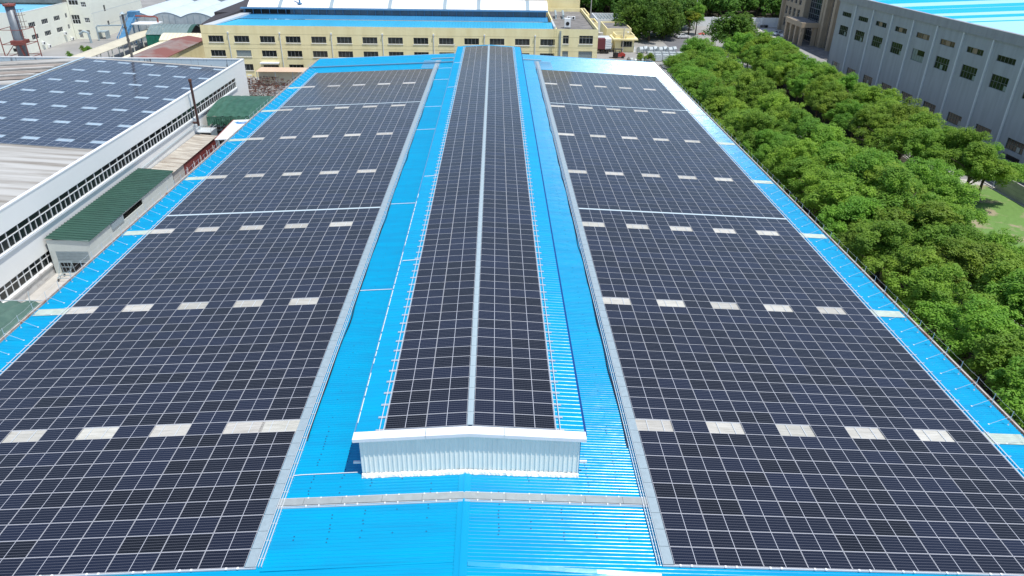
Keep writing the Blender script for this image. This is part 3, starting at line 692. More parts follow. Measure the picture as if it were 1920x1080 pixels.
field('solar_panels', lst, lambda x, t: lz(x), [mat('bluish_frame', (.46, .52, .60), .45), M_soll], kind='stuff', label='bluish solar panels covering the white factory roof on the left', category='solar panels')
for n in range(2, 46, 7):
    for c in range(0, 12, 2):
        xa = WX0-c*W; b = MB(); b.strip(wave(WY+n*RP-.05, WY+(n+1)*RP+.05, .2, .02), lambda t, q: (t, q[0], lz(t)-.07+q[1]), xa, xa-W)
        for u in (.3, .7): b.box(xa-u*W-.02, xa-u*W+.02, WY+n*RP, WY+(n+1)*RP, lz(xa-u*W)-.05, lz(xa-u*W)-.02, 1)
        link('skylight', b, [M_frpb, M_galvl], wf, fixn=False)
b = MB(); b.tube([(-79.85, 94, lz(-79.85)+.05), (-79.85, 148, lz(-79.85)+.05)], .15, 4); link('ridge_strip', b, mat('pale_blue_strip', (.4, .52, .6), .5), wf)
# rusty exhaust pipe
b = MB(); b.tube([(-47.9, 119, -4.9), (-47.9, 119, 2.3)], .2, 12); b.tube([(-47.9, 119, -4.4), (-48.7, 119, -4.4)], .2, 8)
ch = link('exhaust_pipe', b, mat('dark_rust', (0.07, 0.03, 0.025), .75, var=.4, scale=2), loc=(-47.9, 119, -4.9), smooth=False, label='tall dark brown exhaust pipe on the white factory wall', category='exhaust pipe')
b = MB(); b.tube([(-47.9, 119, 2.3), (-47.9, 119, 2.75)], [.24, .28], 12); link('rim', b, M_rust, ch)
b = MB(); b.tube([(XW+.12, 121.2, -.6), (XW+.12, 121.2, -9)], .07, 6); b.tube([(XW+.1, 96, -5.6), (XW+.1, 116, -5.2), (XW+.1, 121, -5.2)], .05, 5)
link('downpipe', b, M_galv, loc=(XW, 121, G), label='thin grey downpipe running down the white factory wall', category='pipe')

# ================================================================ THINGS IN THE LEFT GAP
t = thing('green_roofed_shed', 'pale shed with dark green ribbed roof and half open shutter beside the white factory', 'shed', (-46.3, 86, G))
x0, x1, y0, y1 = -48.6, -43.9, 73.9, 97.4
F1 = lambda u, z, d: (x1+d, u, z); 
mb = facade(F1, y0, y1, G, -5.5, [(82.0, 87.5, -6.35, -5.62)], .1); link('wall', mb, M_shed, t)
F2 = lambda u, z, d: (u, y0-d, z)
b = facade(F2, x0, x1, G, -5.3, [(-47.95, -44.3, G+.01, -6.7)], .1); link('front_wall', b, M_shed, t); b = MB(); b.box(x0, x1, y1-.1, y1, G, -5.4); link('rear_wall', b, M_shed, t)
b = MB(); b.strip(wave(y0-.15, y1+.15, .62, .10, .78, .05), lambda tt, q: (tt, q[0], -5.05+(-5.38+5.05)*(tt-x0)/(x1-x0)+q[1]), x0-.05, x1+.15); link('roof', b, M_green, t, fixn=False)
b = MB(); b.box(-43.88, -43.80, 79.0, 82.0, -6.3, -5.6); link('loose_panel', b, M_galv, t)
b = MB()
for k in range(7): b.box(-47.95, -44.3, y0+.02, y0+.07, -6.75-.2*(k+1)+.01, -6.75-.2*k+.05)
link('roller_shutter', b, M_galv, t)
b = MB(); b.box(-47.9, -44.35, y0+.1, y0+.2, G, -8.1); link('dark_interior', b, M_dark, t)
# cart in front
t = thing('trolley', 'light steel frame trolley on the paving before the shed shutter', 'trolley', (-46.6, 72.6, G))
b = MB()
for x in (-47.3, -46.0):
    b.bar((x, 71.9, G+.45), (x, 73.3, G+.45), .07); b.bar((x, 73.3, G+.45), (x, 73.1, G+1.9), .06); b.bar((x, 72.2, G+.45), (x, 73.1, G+1.9), .05)
for yq, zq in ((71.9, .45), (73.3, .45), (73.1, 1.9), (73.2, 1.2), (72.6, .45)): b.bar((-47.3, yq, G+zq), (-46, yq, G+zq), .06)
for x in (-46.9, -46.5): b.bar((x, 73.3, G+.45), (x, 73.1, G+1.9), .04)
link('frame', b, M_galv, t)
for x in (-47.3, -46.0):
    for yq in (71.95, 73.25):
        b = MB(); b.tube([(x-.04, yq, G+.16), (x+.04, yq, G+.16)], .16, 10); link('wheel', b, M_tyre, t)
# lean-to with beige corrugated roof
t = thing('lean_to_shed', 'long low lean-to with weathered beige corrugated roof behind the green shed', 'shed', (-45.5, 108, G))
b = MB(); b.strip(wave(97.6, 119.5, .55, .05, .6, .12), lambda tt, q: (tt-.035*(q[0]-97.6)*0, q[0], -6.45-.09*(tt+48.8)+q[1]), -48.8, -45.35); link('roof', b, M_beige, t, fixn=False)
b = MB(); b.box(-45.7, -45.55, 97.86, 105, G, -6.9); b.box(-48.8, -45.56, 97.7, 97.85, G, -6.8); link('wall', b, M_concl, t)
b = MB(); b.box(-45.68, -45.5, 105.02, 119.4, G, -6.95); link('red_wall', b, M_redwall, t, label='maroon red sheet wall')
for k in range(5):
    b = MB(); b.bar((-45.44, 105.8+k*2.8, -8.6), (-45.44, 105.8+k*2.8, -7.6), .08); b.bar((-45.44, 105.8+k*2.8, -8.1), (-45.44, 106.1+k*2.8, -8.1), .05); link('bracket', b, M_white, t)
b = MB(); b.bar((-48.6, 99, -5.6), (-47.6, 99, -5.6), .12); b.bar((-47.6, 99, -5.6), (-47.6, 97.8, -5.6), .12); b.bar((-48.6, 99, -5.6), (-48.6, 97.8, -5.6), .12)
for x in (-47.6, -48.6): b.bar((x, 98.4, -5.6), (x, 98.4, -6.5), .08)
link('rusty_bracket', b, M_rust, loc=(-48, 98.5, -6.5), label='rusty angle frame on the wall at the end of the green shed', category='bracket')
# green tarpaulin awning (far) : barrel vault with pleated front
def tarp(name_lab, xa, xb, ya, yb, z0, rise, m, ribs, skirt=1.6, across='y'):
    t = thing('tarpaulin_canopy', name_lab, 'canopy', ((xa+xb)/2, ya, G))
    b = MB(); n = 12; ms = ribs*6
    for j in range(ms+1):
        y = ya+(yb-ya)*j/ms; sag = .16*abs(math.sin(math.pi*j/6))
        for i in range(n+1):
            a = i/n; x = xa+(xb-xa)*a; b.v.append((x, y, z0+(rise)*math.sin(math.pi*a)**.8-sag))
    for j in range(ms):
        for i in range(n): k = j*(n+1)+i; b.f.append((k, k+1, k+n+2, k+n+1)); b.m.append(0)
    link('cover', b, m, t, smooth=True)
    return t
def tarpx(lab, xa, xb, ya, yb, z0, rise, m, ribs, skirt=1.5, zs=0):
    """vault spanning y, ribs marching along x, hanging pleated front"""
    t = thing('tarpaulin_canopy', lab, 'canopy', ((xa+xb)/2, ya, G)); b = MB(); n = 16; ms = ribs*6
    for j in range(ms+1):
        x = xa+(xb-xa)*j/ms; sag = .22*abs(math.sin(math.pi*j/6))
        for i in range(n+1):
            a = i/n; b.v.append((x, ya+(yb-ya)*a, z0+rise*math.sin(math.pi*(.12+.88*a))**.9-sag*(.6+.4*a)+zs*j/ms))
    for j in range(ms):
        for i in range(n): k = j*(n+1)+i; b.f.append((k, k+1, k+n+2, k+n+1)); b.m.append(0)
    link('cover', b, m, t, smooth=True)
    b = MB(); z1 = z0+rise*math.sin(math.pi*.12)**.9; q = ms*2; random.seed(4)
    for lv in range(4):
        for j in range(q+1):
            x = xa+(xb-xa)*j/q; b.v.append((x, ya-.05-.28*abs(math.sin(j*.9))*lv/3+random.uniform(-.05, .05)*lv, z1-.1-skirt*lv/3*(.85+.15*math.sin(j*.7))+random.uniform(-.06, .06)*lv+zs*j/q))
    for lv in range(3):
        for j in range(q): k = lv*(q+1)+j; b.f.append((k, k+1, k+q+2, k+q+1)); b.m.append(0)
    link('skirt', b, M_tarp, t)
    b = MB(); zt = z1-.1-skirt
    for dz in (0, -.7): b.bar((xa-3, ya+.1, zt+dz), (xb, ya+.1, zt+dz), .09)
    for k in range(9): x = xa-2.5+k*(xb-xa+2.5)/8; b.bar((x, ya+.1, zt), (x, ya+.1, zt-.7), .06); b.bar((x, ya+.1, zt-.7), (x+.6, ya+.1, zt), .05)
    link('truss', b, M_galv, t)
    for x in (xa+.4, xb-.5):
        b = MB(); b.bar((x, ya+.3, G), (x, ya+.3, zt), .12); link('post', b, M_galv, t); b = MB(); b.bar((x, yb-.3, G), (x, yb-.3, z0+.2), .12); link('post', b, M_galv, t)
    return t
tarpx('green tarpaulin canopy with ribbed top and hanging folds between the two factories', -47.9, -38.2, 122.8, 139.5, -5.0, 1.9, M_tarp, 7, 1.7, 0)
tarp('dull green ribbed tarpaulin roof at the left edge beside the factory eave', -49.5, -37.6, 40.0, 61.2, -7.9, 1.7, M_tarpd, 0, 0) if False else None
t = thing('tarpaulin_canopy', 'dull green ribbed tarpaulin roof at the left edge beside the factory eave', 'canopy', (-44, 50, G))
b = MB(); n = 24
nr = 11; ms = nr*6
for j in range(ms+1):
    x = -56+(-37.4+56)*j/ms
    for i in range(n+1):
        a = i/n; yv = 38+(61.3-38)*a
        b.v.append((x, yv-abs(x+44)*.03, -6.3+1.3*math.sin(math.pi*min(1, a*.62+.12))-.42*(1-abs(math.sin(math.pi*j/6)))-.9*max(0, a-.9)*10*.6))
for j in range(ms):
    for i in range(n): k = j*(n+1)+i; b.f.append((k, k+1, k+n+2, k+n+1)); b.m.append(0)
link('cover', b, M_tarpd, t, smooth=True)
b = MB()
for x in (-48, -43, -38.6):
    b.bar((x, 60.6, G), (x, 60.6, -6.2), .1); b.bar((x, 60.6, -6), (x, 60.9, -4.7), .07)
b.bar((-48.5, 61.2, -5.9), (-38, 61.2, -5.9), .08); link('post', b, M_galvl, t)
# entrance lobby between wall and banner
t = thing('wall_porch', 'grey steel porch with white top fixed to the white wall beside the green canopy', 'porch', (-47, 121, G))
b = MB(); b.box(-48.8, -46.3, 119.6, 122.4, -6.3, -6.15); link('roof', b, M_galvl, t)
b = MB(); b.box(-48.8, -48.2, 119.8, 120.0, G, -6.3); b.box(-46.5, -46.3, 119.8, 122.2, G, -6.3); link('wall', b, M_galv, t)
b = MB(); b.box(-48.19, -46.51, 120.2, 120.3, G, -6.31); link('door_opening', b, M_dark, t)
b = MB()
for x in (-48.8, -46.3): b.bar((x, 119.6, -6.1), (x, 122.4, -6.1), .07); b.bar((x, 119.6, -5.6), (x, 122.4, -5.6), .05); b.bar((x, 119.6, -5.6), (x, 119.6, -6.2), .05); b.bar((x, 121, -5.6), (x, 121, -6.2), .05)
link('railing', b, M_galvl, t)
# white banner roof sheet
t = thing('banner_canopy', 'white sheet canopy with red edge and a small blue printed logo', 'canopy', (-41.5, 116, G))
b = MB(); b.hexa([(-42.6, 111.2, -5.0), (-37.6, 111.2, -4.7), (-37.6, 123.0, -4.7), (-43.3, 122.8, -5.0), (-42.6, 111.2, -4.9), (-37.6, 111.2, -4.6), (-37.6, 123.0, -4.6), (-43.3, 122.8, -4.9)]); link('sheet', b, M_white, t)
b = MB(); b.hexa([(-42.7, 111.2, -5.0), (-42.6, 111.2, -5.0), (-43.3, 122.8, -5.0), (-43.4, 122.8, -5.0), (-42.7, 111.2, -4.82), (-42.6, 111.2, -4.82), (-43.3, 122.8, -4.82), (-43.4, 122.8, -4.82)]); link('edge', b, M_redsteel, t)
b = MB(); N = 24; zf = lambda x: -4.89+(x+43)*.0575
for r0, r1 in ((.28, 1.0),):
    vs = []
    for r in (r0, r1):
        for i in range(N): a = 2*math.pi*i/N; x = -41.0+r*1.25*math.cos(a); vs.append((x, 120.6+r*.62*math.sin(a), zf(x)+.012))
    b.add(vs, [(i, (i+1) % N, N+(i+1) % N, N+i) for i in range(N)])
b.add([(-43.0+.35, 121.3, zf(-42.6)+.012), (-42.0, 121.5, zf(-42)+.012), (-42.0, 120.9, zf(-42)+.012), (-42.65, 120.95, zf(-42.6)+.012)], [(0, 1, 2, 3)])
link('logo', b, M_logo, t)
b = MB()
for x in (-42.5, -38): b.bar((x, 111.4, G), (x, 111.4, -5.0), .12); b.bar((x, 122.6, G), (x, 122.6, -5.0), .12)
link('post', b, M_galv, t)
b = MB(); b.box(-42.4, -38, 109.3, 110.7, -6.4, -6.2); b.bar((-42, 109.4, G), (-42, 109.4, -6.3), .1); b.bar((-38.4, 109.4, G), (-38.4, 109.4, -6.3), .1)
link('small_awning', b, M_white, loc=(-40, 110, G), label='small white awning between the maroon wall and the logo canopy', category='awning')
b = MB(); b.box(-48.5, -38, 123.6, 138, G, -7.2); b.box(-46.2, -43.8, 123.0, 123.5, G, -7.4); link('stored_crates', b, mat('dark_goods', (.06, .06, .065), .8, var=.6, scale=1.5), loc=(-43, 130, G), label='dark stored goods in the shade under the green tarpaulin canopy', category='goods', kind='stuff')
# scrap steel pile
random.seed(9); b = MB()
for i in range(1300):
    x = random.uniform(-58, -36.8); y = random.uniform(146, 170); z = G+random.uniform(0, 2.0); a = random.uniform(0, math.pi); l = random.uniform(.5, 1.6); t_ = random.choice((0, 0, 0, 1))
    d = Vector((math.cos(a), math.sin(a), 0))*l if t_ == 0 else Vector((random.uniform(-.3, .3), random.uniform(-.3, .3), random.uniform(.2, .8)))
    b.bar((x, y, z), (x+d.x, y+d.y, z+d.z), random.uniform(.07, .15), random.choice((0, 0, 1, 2)))
link('scrap_steel_pile', b, [M_rust, mat('brown_steel', (.17, .08, .055), .8), M_roofgrey], kind='stuff', fixn=False, loc=(-48, 158, G), label='tangled pile of rusty steel frames in the yard before the yellow building', category='scrap steel')
t = thing('open_shed', 'low shed with pale orange sheet roof in front of the yellow building', 'shed', (-48, 171, G))
b = MB(); b.strip(wave(168.9, 173.4, .5, .05), lambda tt, q: (tt, q[0], -6.3+(q[0]-168.9)*.02+q[1]), -53.4, -36.5); link('roof', b, M_orange, t, fixn=False)
b = MB(); b.box(-53.2, -36.6, 170.2, 170.3, G, -6.6); link('wall', b, M_cream, t)
b = MB()
for x in (-53.2, -49, -45, -41, -37): b.bar((x, 169, G), (x, 169, -6.35), .12)
link('post', b, M_galv, t)
t = thing('street_lamp', 'white lamp post standing beside the corner of the white factory', 'street lamp', (-53.2, 163, G))
b = MB(); b.tube([(-53.2, 163, G), (-52.6, 163, -5.9)], [.10, .06], 8); link('pole', b, M_white, t); b = MB(); b.box(-53.3, -52.4, 162.8, 163.2, -5.95, -5.8); link('lamp_head', b, M_white, t)
# blue gate/fence at right under trees omitted things handled later

# ================================================================ YELLOW BUILDING BEHIND
yb = thing('yellow_building', 'long cream yellow factory building with blue roof behind the main roof', 'building', (-20, 178, G))
Fy = lambda u, z, d: (u, 178-d, z)
hol = []; sml = []
for k in range(14):
    c = -64.45+6.04*k; hol += [(c-1.75, c+1.75, -1.40, .08), (c-1.75, c+1.75, -4.66, -3.2)]
    if k != 2: hol.append((c-1.75, c+1.75, -7.9, -6.4))
hol.append((-54.2, -50.6, -7.9, -6.55))
rb = [(17.7, 19.1, -.95, .95), (21.6, 24.9, -.95, .95), (17.7, 19.1, -4.4, -2.6), (21.6, 24.9, -4.4, -2.6)]
link('wall', facade(Fy, -67.7, 15.9, G, 2.42, hol, .16), M_yellow, yb)
link('wall', facade(Fy, 15.9, 26.1, G, 2.42, rb, .16), M_yellow, yb)
for h in hol:
    alt = abs(h[0]+60.16) < .1 and h[2] < -3 and h[2] > -5
    window(yb, Fy, *h, 4, 0, M_mull, M_panel2 if alt else (M_dirtglass if (int(h[0]*7) % 5 in (1, 3)) else M_pane), .055, .14, sill=True)
for h in rb: window(yb, Fy, *h, 2 if h[1]-h[0] < 2 else 4, 1, M_mull, M_pane if h[2] > -2 else M_panel2, .07, .14, sill=True, hrow=.7)
for j in range(7):
    x = -61.4+12.08*j
    b = MB(); b.tube([(x, 177.85, G), (x, 177.85, .6)], .09, 8); b.box(x-.17, x+.17, 177.65, 178, .6, .95); link('downpipe', b, M_pipe, yb)
for x in (16.9, 17.15):
    b = MB(); b.tube([(x, 177.8, G), (x, 177.8, 2.0)], .10, 8); link('downpipe', b, M_galv, yb)
b = MB()
for z in (.5, -1.85, -2.75, -5.1): b.box(-67.7, 26.1, 177.985, 178.0, z, z+.035)
link('render_joint', b, mat('joint_dark', (.42, .37, .2), .9), yb)  # darker bands marking the joints of the yellow wall
b = MB(); b.box(15.45, 15.5, 177.2, 177.3, G, 2.9); b.box(16.05, 16.1, 177.2, 177.3, G, 2.9)
for k in range(34): b.box(15.5, 16.05, 177.22, 177.27, G+.35*k+.2, G+.35*k+.25)
link('ladder', b, mat('yellow_steel', (.5, .45, .2), .5), yb)
b = MB(); b.box(-54.6, -50.2, 176.6, 177.98, -6.1, -5.85); link('door_canopy', b, M_white, yb)
b = MB()   # roof
P = [(178.05, 2.36), (188.2, 3.15)]; P2 = [(188.2, 3.15), (189.0, 3.9)]
yr0 = lambda x: 0
def roofsheet(bb, x0, x1, ya, za, yb_, zb, pitch=.75):
    n = int((x1-x0)/pitch)
    for i in range(n):
        a = x0+(x1-x0)*i/n; c = x0+(x1-x0)*(i+1)/n
        bb.quad((a, ya, za), (c-.12, ya, za), (c-.12, yb_, zb), (a, yb_, zb))
        bb.quad((c-.12, ya, za), (c-.06, ya, za+.05), (c-.06, yb_, zb+.05), (c-.12, yb_, zb)); bb.quad((c-.06, ya, za+.05), (c, ya, za), (c, yb_, zb), (c-.06, yb_, zb+.05))
roofsheet(b, -64.5, 15.4, 178.1, 2.30, 185.0, 2.86); link('roof', b, M_cyan, yb, fixn=False)
b = MB(); roofsheet(b, -61.8, 14.5, 185.0, 2.98, 188.4, 3.66); link('upper_roof', b, M_cyan2, yb, fixn=False)
b = MB(); b.hexa([(-66.9, 178.05, 2.3), (-64.5, 178.05, 2.3), (-58.6, 188.6, 3.4), (-60.6, 188.6, 3.4), (-66.9, 178.05, 2.5), (-64.5, 178.05, 2.5), (-58.6, 188.6, 4.0), (-60.6, 188.6, 4.0)]); link('roof_edge', b, M_galvl, yb); b = MB(); b.box(15.4, 15.9, 178.1, 188.6, 2.2, 2.95); link('roof_edge', b, M_galvl, yb)
b = MB(); b.hexa([(-67.7, 178.05, 2.3), (-66.9, 178.05, 2.3), (-60.6, 188.6, 3.9), (-67.7, 188.6, 3.0), (-67.7, 178.05, 2.42), (-66.9, 178.05, 2.5), (-60.6, 188.6, 4.6), (-67.7, 188.6, 3.2)]); b.box(-67.7, -62, 188.6, 214, G, 3.9); link('dark_gable', b, mat('dark_roof_edge', (.05, .045, .05), .8), yb)
Fc = lambda u, z, d: (u, 188.5-d, z)
b = MB(); b.box(-60.5, 14.2, 188.5, 188.6, 3.4, 5.2); link('clerestory', b, mat('dull_clerestory', (.12, .18, .24), .4, var=.3, scale=.3), yb)
b = MB(); b.quad(Fc(-60.2, 3.75, .02), Fc(-49, 3.75, .02), Fc(-49, 4.75, .02), Fc(-60.2, 4.75, .02)); link('open_louvre', b, M_dark, yb)
b = MB(); b.box(-60.9, 14.6, 187.7, 188.7, 4.86, 5.14); 
for k in range(38): x = -60+2*k; b.box(x-.05, x+.05, 188.2, 188.4, 3.6, 4.86)
link('gutter', b, M_steelblue, yb)
b = MB(); n = 12
arc = [(188.6+10*i/n, 5.1+1.75*math.sin(math.pi*(i/n))) for i in range(n+1)]
b.strip(arc, lambda t, q: (t, q[0], q[1]), -59.5, 14.6)
b.add([(-59.5, y, z) for y, z in arc], [tuple(range(n+1))]); b.add([(14.6, y, z) for y, z in arc], [tuple(range(n+1))])
link('vent_vault', b, M_vaultw, yb, smooth=False)
for x in (-51.6, -39.0, -24.6, -11.0, -2.6, 4.0 + 5.6):
    b = MB(); b.strip([(y, z+.03) for y, z in arc], lambda t, q: (t, q[0], q[1]), x-.45, x+.45); link('vault_rib', b, M_galv, yb, fixn=False)
b = MB(); b.tube([(-46.8, 190, 5.8), (-46.8, 190, 12)], .22, 8); b.tube([(-46.8, 190, 5.9), (-46.8, 190, 6.05)], [.6, .6], 10); link('vent_pipe', b, M_steelblue, yb)
b = MB(); b.box(16.2, 26.0, 178.3, 216, G+.2, 1.55); link('flat_roof', b, M_roofgrey, yb)
b = MB(); b.box(15.9, 16.2, 178.2, 216.3, 1.3, 2.35); b.box(26.1-.3, 26.1, 178.2, 216.3, G, 2.42); b.box(16.2, 25.8, 216.0, 216.3, 1.3, 2.42); b.box(16.2, 25.8, 178.0, 178.3, 1.3, 2.42) if False else None
link('parapet', b, M_yellow, yb)
tb = thing('tall_cream_building', 'tall pale cream block rising behind the white vaulted roof', 'building', (0, 224, G))
b = MB(); b.box(15.4, 25.6, 217, 232, G, 16); link('wall', b, M_yellow, tb); b = MB(); b.box(-52, 15.4, 214, 232, G, 16); link('wall', b, M_cream, tb)
b = MB(); b.box(15.1, 15.4, 216.2, 217.0, 0, 16); link('downpipe', b, M_galv, tb); b = MB(); b.box(16.6, 18.4, 216.9, 216.99, 1.9, 2.3); link('vent', b, M_dark, tb)
# flat roof equipment
def ac(x, y, w_, d_, h_, lab, z=1.56):
    t = thing('air_conditioner', lab, 'air conditioner', (x, y, z), 'units on the grey flat roof')
    b = MB(); b.box(x-w_/2, x+w_/2, y-d_/2, y+d_/2, z+.25, z+h_); link('housing', b, M_white, t)
    b = MB(); b.tube([(x, y-d_/2-.02, z+.25+h_*.38), (x, y-d_/2-.06, z+.25+h_*.38)], min(w_, h_)*.3, 14); link('fan', b, M_dark, t)
    b = MB(); b.box(x-w_/2, x-w_/2+.1, y-d_/2, y+d_/2, z, z+.25); b.box(x+w_/2-.1, x+w_/2, y-d_/2, y+d_/2, z, z+.25); link('foot', b, M_galv, t)
ac(19.3, 185.5, 1.5, 1.4, 2.3, 'large white air conditioner on the grey flat roof'); ac(20.9, 199.5, 1.0, .7, .9, 'small white air conditioner with dark fan on the flat roof, left of the pair'); ac(22.1, 199.2, 1.0, .7, .9, 'small white air conditioner on the flat roof, right of the pair')
for i, x in enumerate((17.6, 19.6)):
    b = MB(); b.tube([(x, 201, 1.56), (x, 201, 2.3), (x+.2, 206, 2.9)], .3, 8); link('vent_duct', b, M_galv, loc=(x, 201, 1.56), label=f"{'left' if i == 0 else 'right'} grey duct on the flat roof beside the air conditioners", category='duct')

# ================================================================ BUILDINGS AT THE TOP LEFT
t = thing('white_workshop', 'low white building with two rows of windows and a light blue roof, top left', 'building', (-137, 217, G))
XA1 = -125.2; Fl = lambda u, z, d: (XA1+d, u, z)
hs = []
for a in (207.3, 213.6, 219.9): hs += [(a, a+3.2, -3.25, -1.95), (a, a+3.2, -6.4, -5.1)]
for a in (226.0,): hs += [(a, a+1.1, -3.2, -1.9), (a, a+1.1, -6.3, -5.0)]
link('wall', facade(Fl, 205.1, 228.6, G, .85, hs), M_wall2, t)
for h in hs: window(t, Fl, *h, 4 if h[1]-h[0] > 2 else 2, 0, M_mullw, M_pane, .07)
Ff = lambda u, z, d: (u, 205.1-d, z)
hs2 = [(-128.6, -127.2, -5.6, -4.4), (-130, -127.0, -9.2, -8.2), (-137, -133, -5.6, -4.4)]
link('front_wall', facade(Ff, -152, XA1, G, .85, hs2), M_wall2, t)
for h in hs2: window(t, Ff, *h, 2, 0, M_mull, M_pane, .1)
b = MB(); b.box(-152, XA1-.25, 205.35, 228.6, .1, .35); link('roof', b, mat('pale_blue_roof', (.16, .45, .66), .5), t)
b = MB(); b.box(-152, XA1, 205.1, 205.35, .85, .95); b.box(XA1-.25, XA1+.02, 205.1, 228.6, .85, .97); b.box(XA1-.24, XA1-.01, 205.3, 228.5, .3, .84); link('parapet', b, M_white, t)
for i, (y, z) in enumerate(((210.6, -8.2), (213.0, G+.1), (222.5, -7.4), (225.5, G+.1))):
    b = MB(); b.box(XA1+.1, XA1+.6, y, y+1.0, z, z+.8); o = link('air_conditioner', b, M_white, loc=(XA1+.3, y, z), label=f'outdoor air conditioner at the long white wall top left, {ordn(i+1)} from the near corner', category='air conditioner', group='air conditioners on the white wall')
    b = MB(); b.tube([(XA1+.6, y+.5, z+.4), (XA1+.63, y+.5, z+.4)], .28, 10); link('fan', b, M_dark, o)
t = thing('office_block', 'tall off-white block with dark windows behind the low white building', 'building', (-130, 245, G))
Fg = lambda u, z, d: (u, 228.7-d, z)
hs = [(-125.0, -122.6, -5.2, -2.6), (-124.8, -122.0, .1, 2.8), (-121.3, -119.8, -4.8, -3.4), (-121.3, -119.8, -.4, 1.0), (-124, -122.9, -9.2, -6.8), (-121.6, -120.6, -8.2, -6.9)]
link('wall', facade(Fg, -125.2, -118.8, G, 14, hs), M_wall2, t)
for h in hs: window(t, Fg, *h, 3, 1, M_mullw, M_pane, .1)
Fs = lambda u, z, d: (-118.8+d, u, z)
hs = [(236.5, 237.6, -2.6, -.8), (236.0, 237.1, 1.2, 3), (236.8, 238, -7, -5.4), (243, 244.2, 1.5, 3)]
link('side_wall', facade(Fs, 228.7, 262, G, 14, hs), M_wall2, t)
for h in hs: window(t, Fs, *h, 2, 0, M_mull, M_pane, .1)
b = MB()
for z in (-6.2, -2.2, 1.8): b.box(-118.8, -118.77, 228.7, 262, z, z+.06)
link('render_joint', b, M_pipe, t)
hs = [(-185+6.5*k, -181+6.5*k, 3.4, 5.0) for k in range(9)]
Fb = lambda u, z, d: (u, 229.0-d, z)
link('rear_wing_wall', facade(Fb, -190, -125.2, G, 14, hs), M_wall2, t)
for h in hs: window(t, Fb, *h, 4, 0, M_mullw, M_pane, .1)
b = MB(); b.box(-190, -125.3, 226.8, 228.9, .9, 2.0); link('ledge', b, mat('weathered_ledge', (.24, .23, .21), .8, var=.3, scale=.6), t)
b = MB(); b.box(-118.7, -116.2, 228.9, 231.5, -7.6, -7.3); b.box(-116.4, -116.2, 229, 231.4, G, -7.6); b.box(-118.7, -118.5, 228.95, 231.4, G, -7.6) if False else None
link('entrance_canopy', b, M_galv, t)
# steel stack in red frame
t = thing('steel_stack', 'fat grey steel stack standing inside a red scaffold frame, top left', 'chimney', (-108.5, 175, G))
b = MB(); b.tube([(-108.5, 175, G), (-108.5, 175, 6.5)], [1.12, 1.0], 20); link('stack', b, M_silo, t, smooth=True)
b = MB(); b.tube([(-108.5, 175, 6.5), (-108.5, 175, 6.9)], [1.3, 1.3], 16)
for k in range(6): a = k*math.pi/3; b.bar((-108.5+1.2*math.cos(a), 175+1.2*math.sin(a), 6.6), (-108.5+1.5*math.cos(a), 175+1.5*math.sin(a), 7.1), .08)
link('crown', b, M_redsteel, t)
b = MB(); xs = (-111.3, -105.9); ys_ = (172.6, 177.4)
for x in xs:
    for y in ys_: b.bar((x, y, G), (x, y, 1.7), .16)
for z in (-7, -4.4, -1.6, 1.6):
    b.bar((xs[0], ys_[0], z), (xs[1], ys_[0], z), .12); b.bar((xs[0], ys_[1], z), (xs[1], ys_[1], z), .12)
    for x in xs: b.bar((x, ys_[0], z), (x, ys_[1], z), .12)
b.bar((xs[0], ys_[0], -4.4), (-109.2, 174.2, -1.4), .14); b.bar((xs[1], ys_[0], -1.2), (-109.4, 174, -2), .3); b.bar((xs[0], ys_[0], -4.4), (-108, 173.6, -6.8), .2); b.bar((-107.9, 173.6, -1.8), (-106, 172.8, -8.6), .32)
b.box(-109.8, -107.2, 173.4, 176.6, -1.7, -.9); link('scaffold', b, M_redsteel, t)
b = MB()
for z in (3.2, 4.6, 5.8): b.bar((-107.5, 174.4, z), (-105.9, 174.4, z), .07); b.bar((-105.9, 174.4, z), (-105.9, 175.6, z), .07)
for x in (-107.4, -106.6, -105.9): b.bar((x, 174.4, 1.6 if x > -107 else 0), (x, 174.4, 5.8), .07)
for z in range(-1, 12): b.bar((-107.4, 174.4, z*.5), (-106.6, 174.4, z*.5), .05)
link('ladder', b, M_rust, t)
b = MB(); b.tube([(-72.0, 151.2, G), (-72.0, 151.2, 8.2)], [.32, .2], 10)
for z in (-1, 1.3, 3.2, 5.6): b.tube([(-72.0, 151.2, z), (-72.0, 151.2, z+.25)], [.3, .3], 10)
st = link('flue_pipe', b, mat('grey_brown_flue', (.22, .2, .18), .6, .3, var=.5, scale=2), loc=(-72, 151.2, G), label='thin grey flue pipe with a conical cap rising behind the white factory', category='flue')
b = MB(); b.tube([(-72.0, 151.2, 8.25), (-72.0, 151.2, 8.7)], [.5, .05], 10); link('cap', b, M_galv, st)
# covered walkway, sheds
def gableroof(bb, x0, x1, y0, y1, ze, zr):
    xm = (x0+x1)/2
    for a, c, za, zc in ((x0, xm, ze, zr), (xm, x1, zr, ze)): bb.hexa([(a, y0, za), (c, y0, zc), (c, y1, zc), (a, y1, za), (a, y0, za+.12), (c, y0, zc+.12), (c, y1, zc+.12), (a, y1, za+.12)])
t = thing('covered_walkway', 'long straight cream roofed walkway running away behind the white factory', 'walkway', (-98.8, 168, G))
b = MB(); gableroof(b, -101.2, -96.2, 160, 252, -5.75, -5.2); link('roof', b, mat('cream_sheet', (.60, .56, .43), .6, var=.12, scale=.3), t)
for k in range(16):
    for x in (-100.8, -96.6):
        b = MB(); b.bar((x, 162+6*k, G), (x, 162+6*k, -5.7), .2); link('post', b, M_wall2, t)
t = thing('red_roofed_shed', 'cream shed with a faded red and grey pitched roof left of the yellow building', 'shed', (-79.8, 188, G))
b = MB(); gableroof(b, -84.2, -75.3, 170, 200.5, -4.5, -3.75); link('roof', b, M_redroof, t)
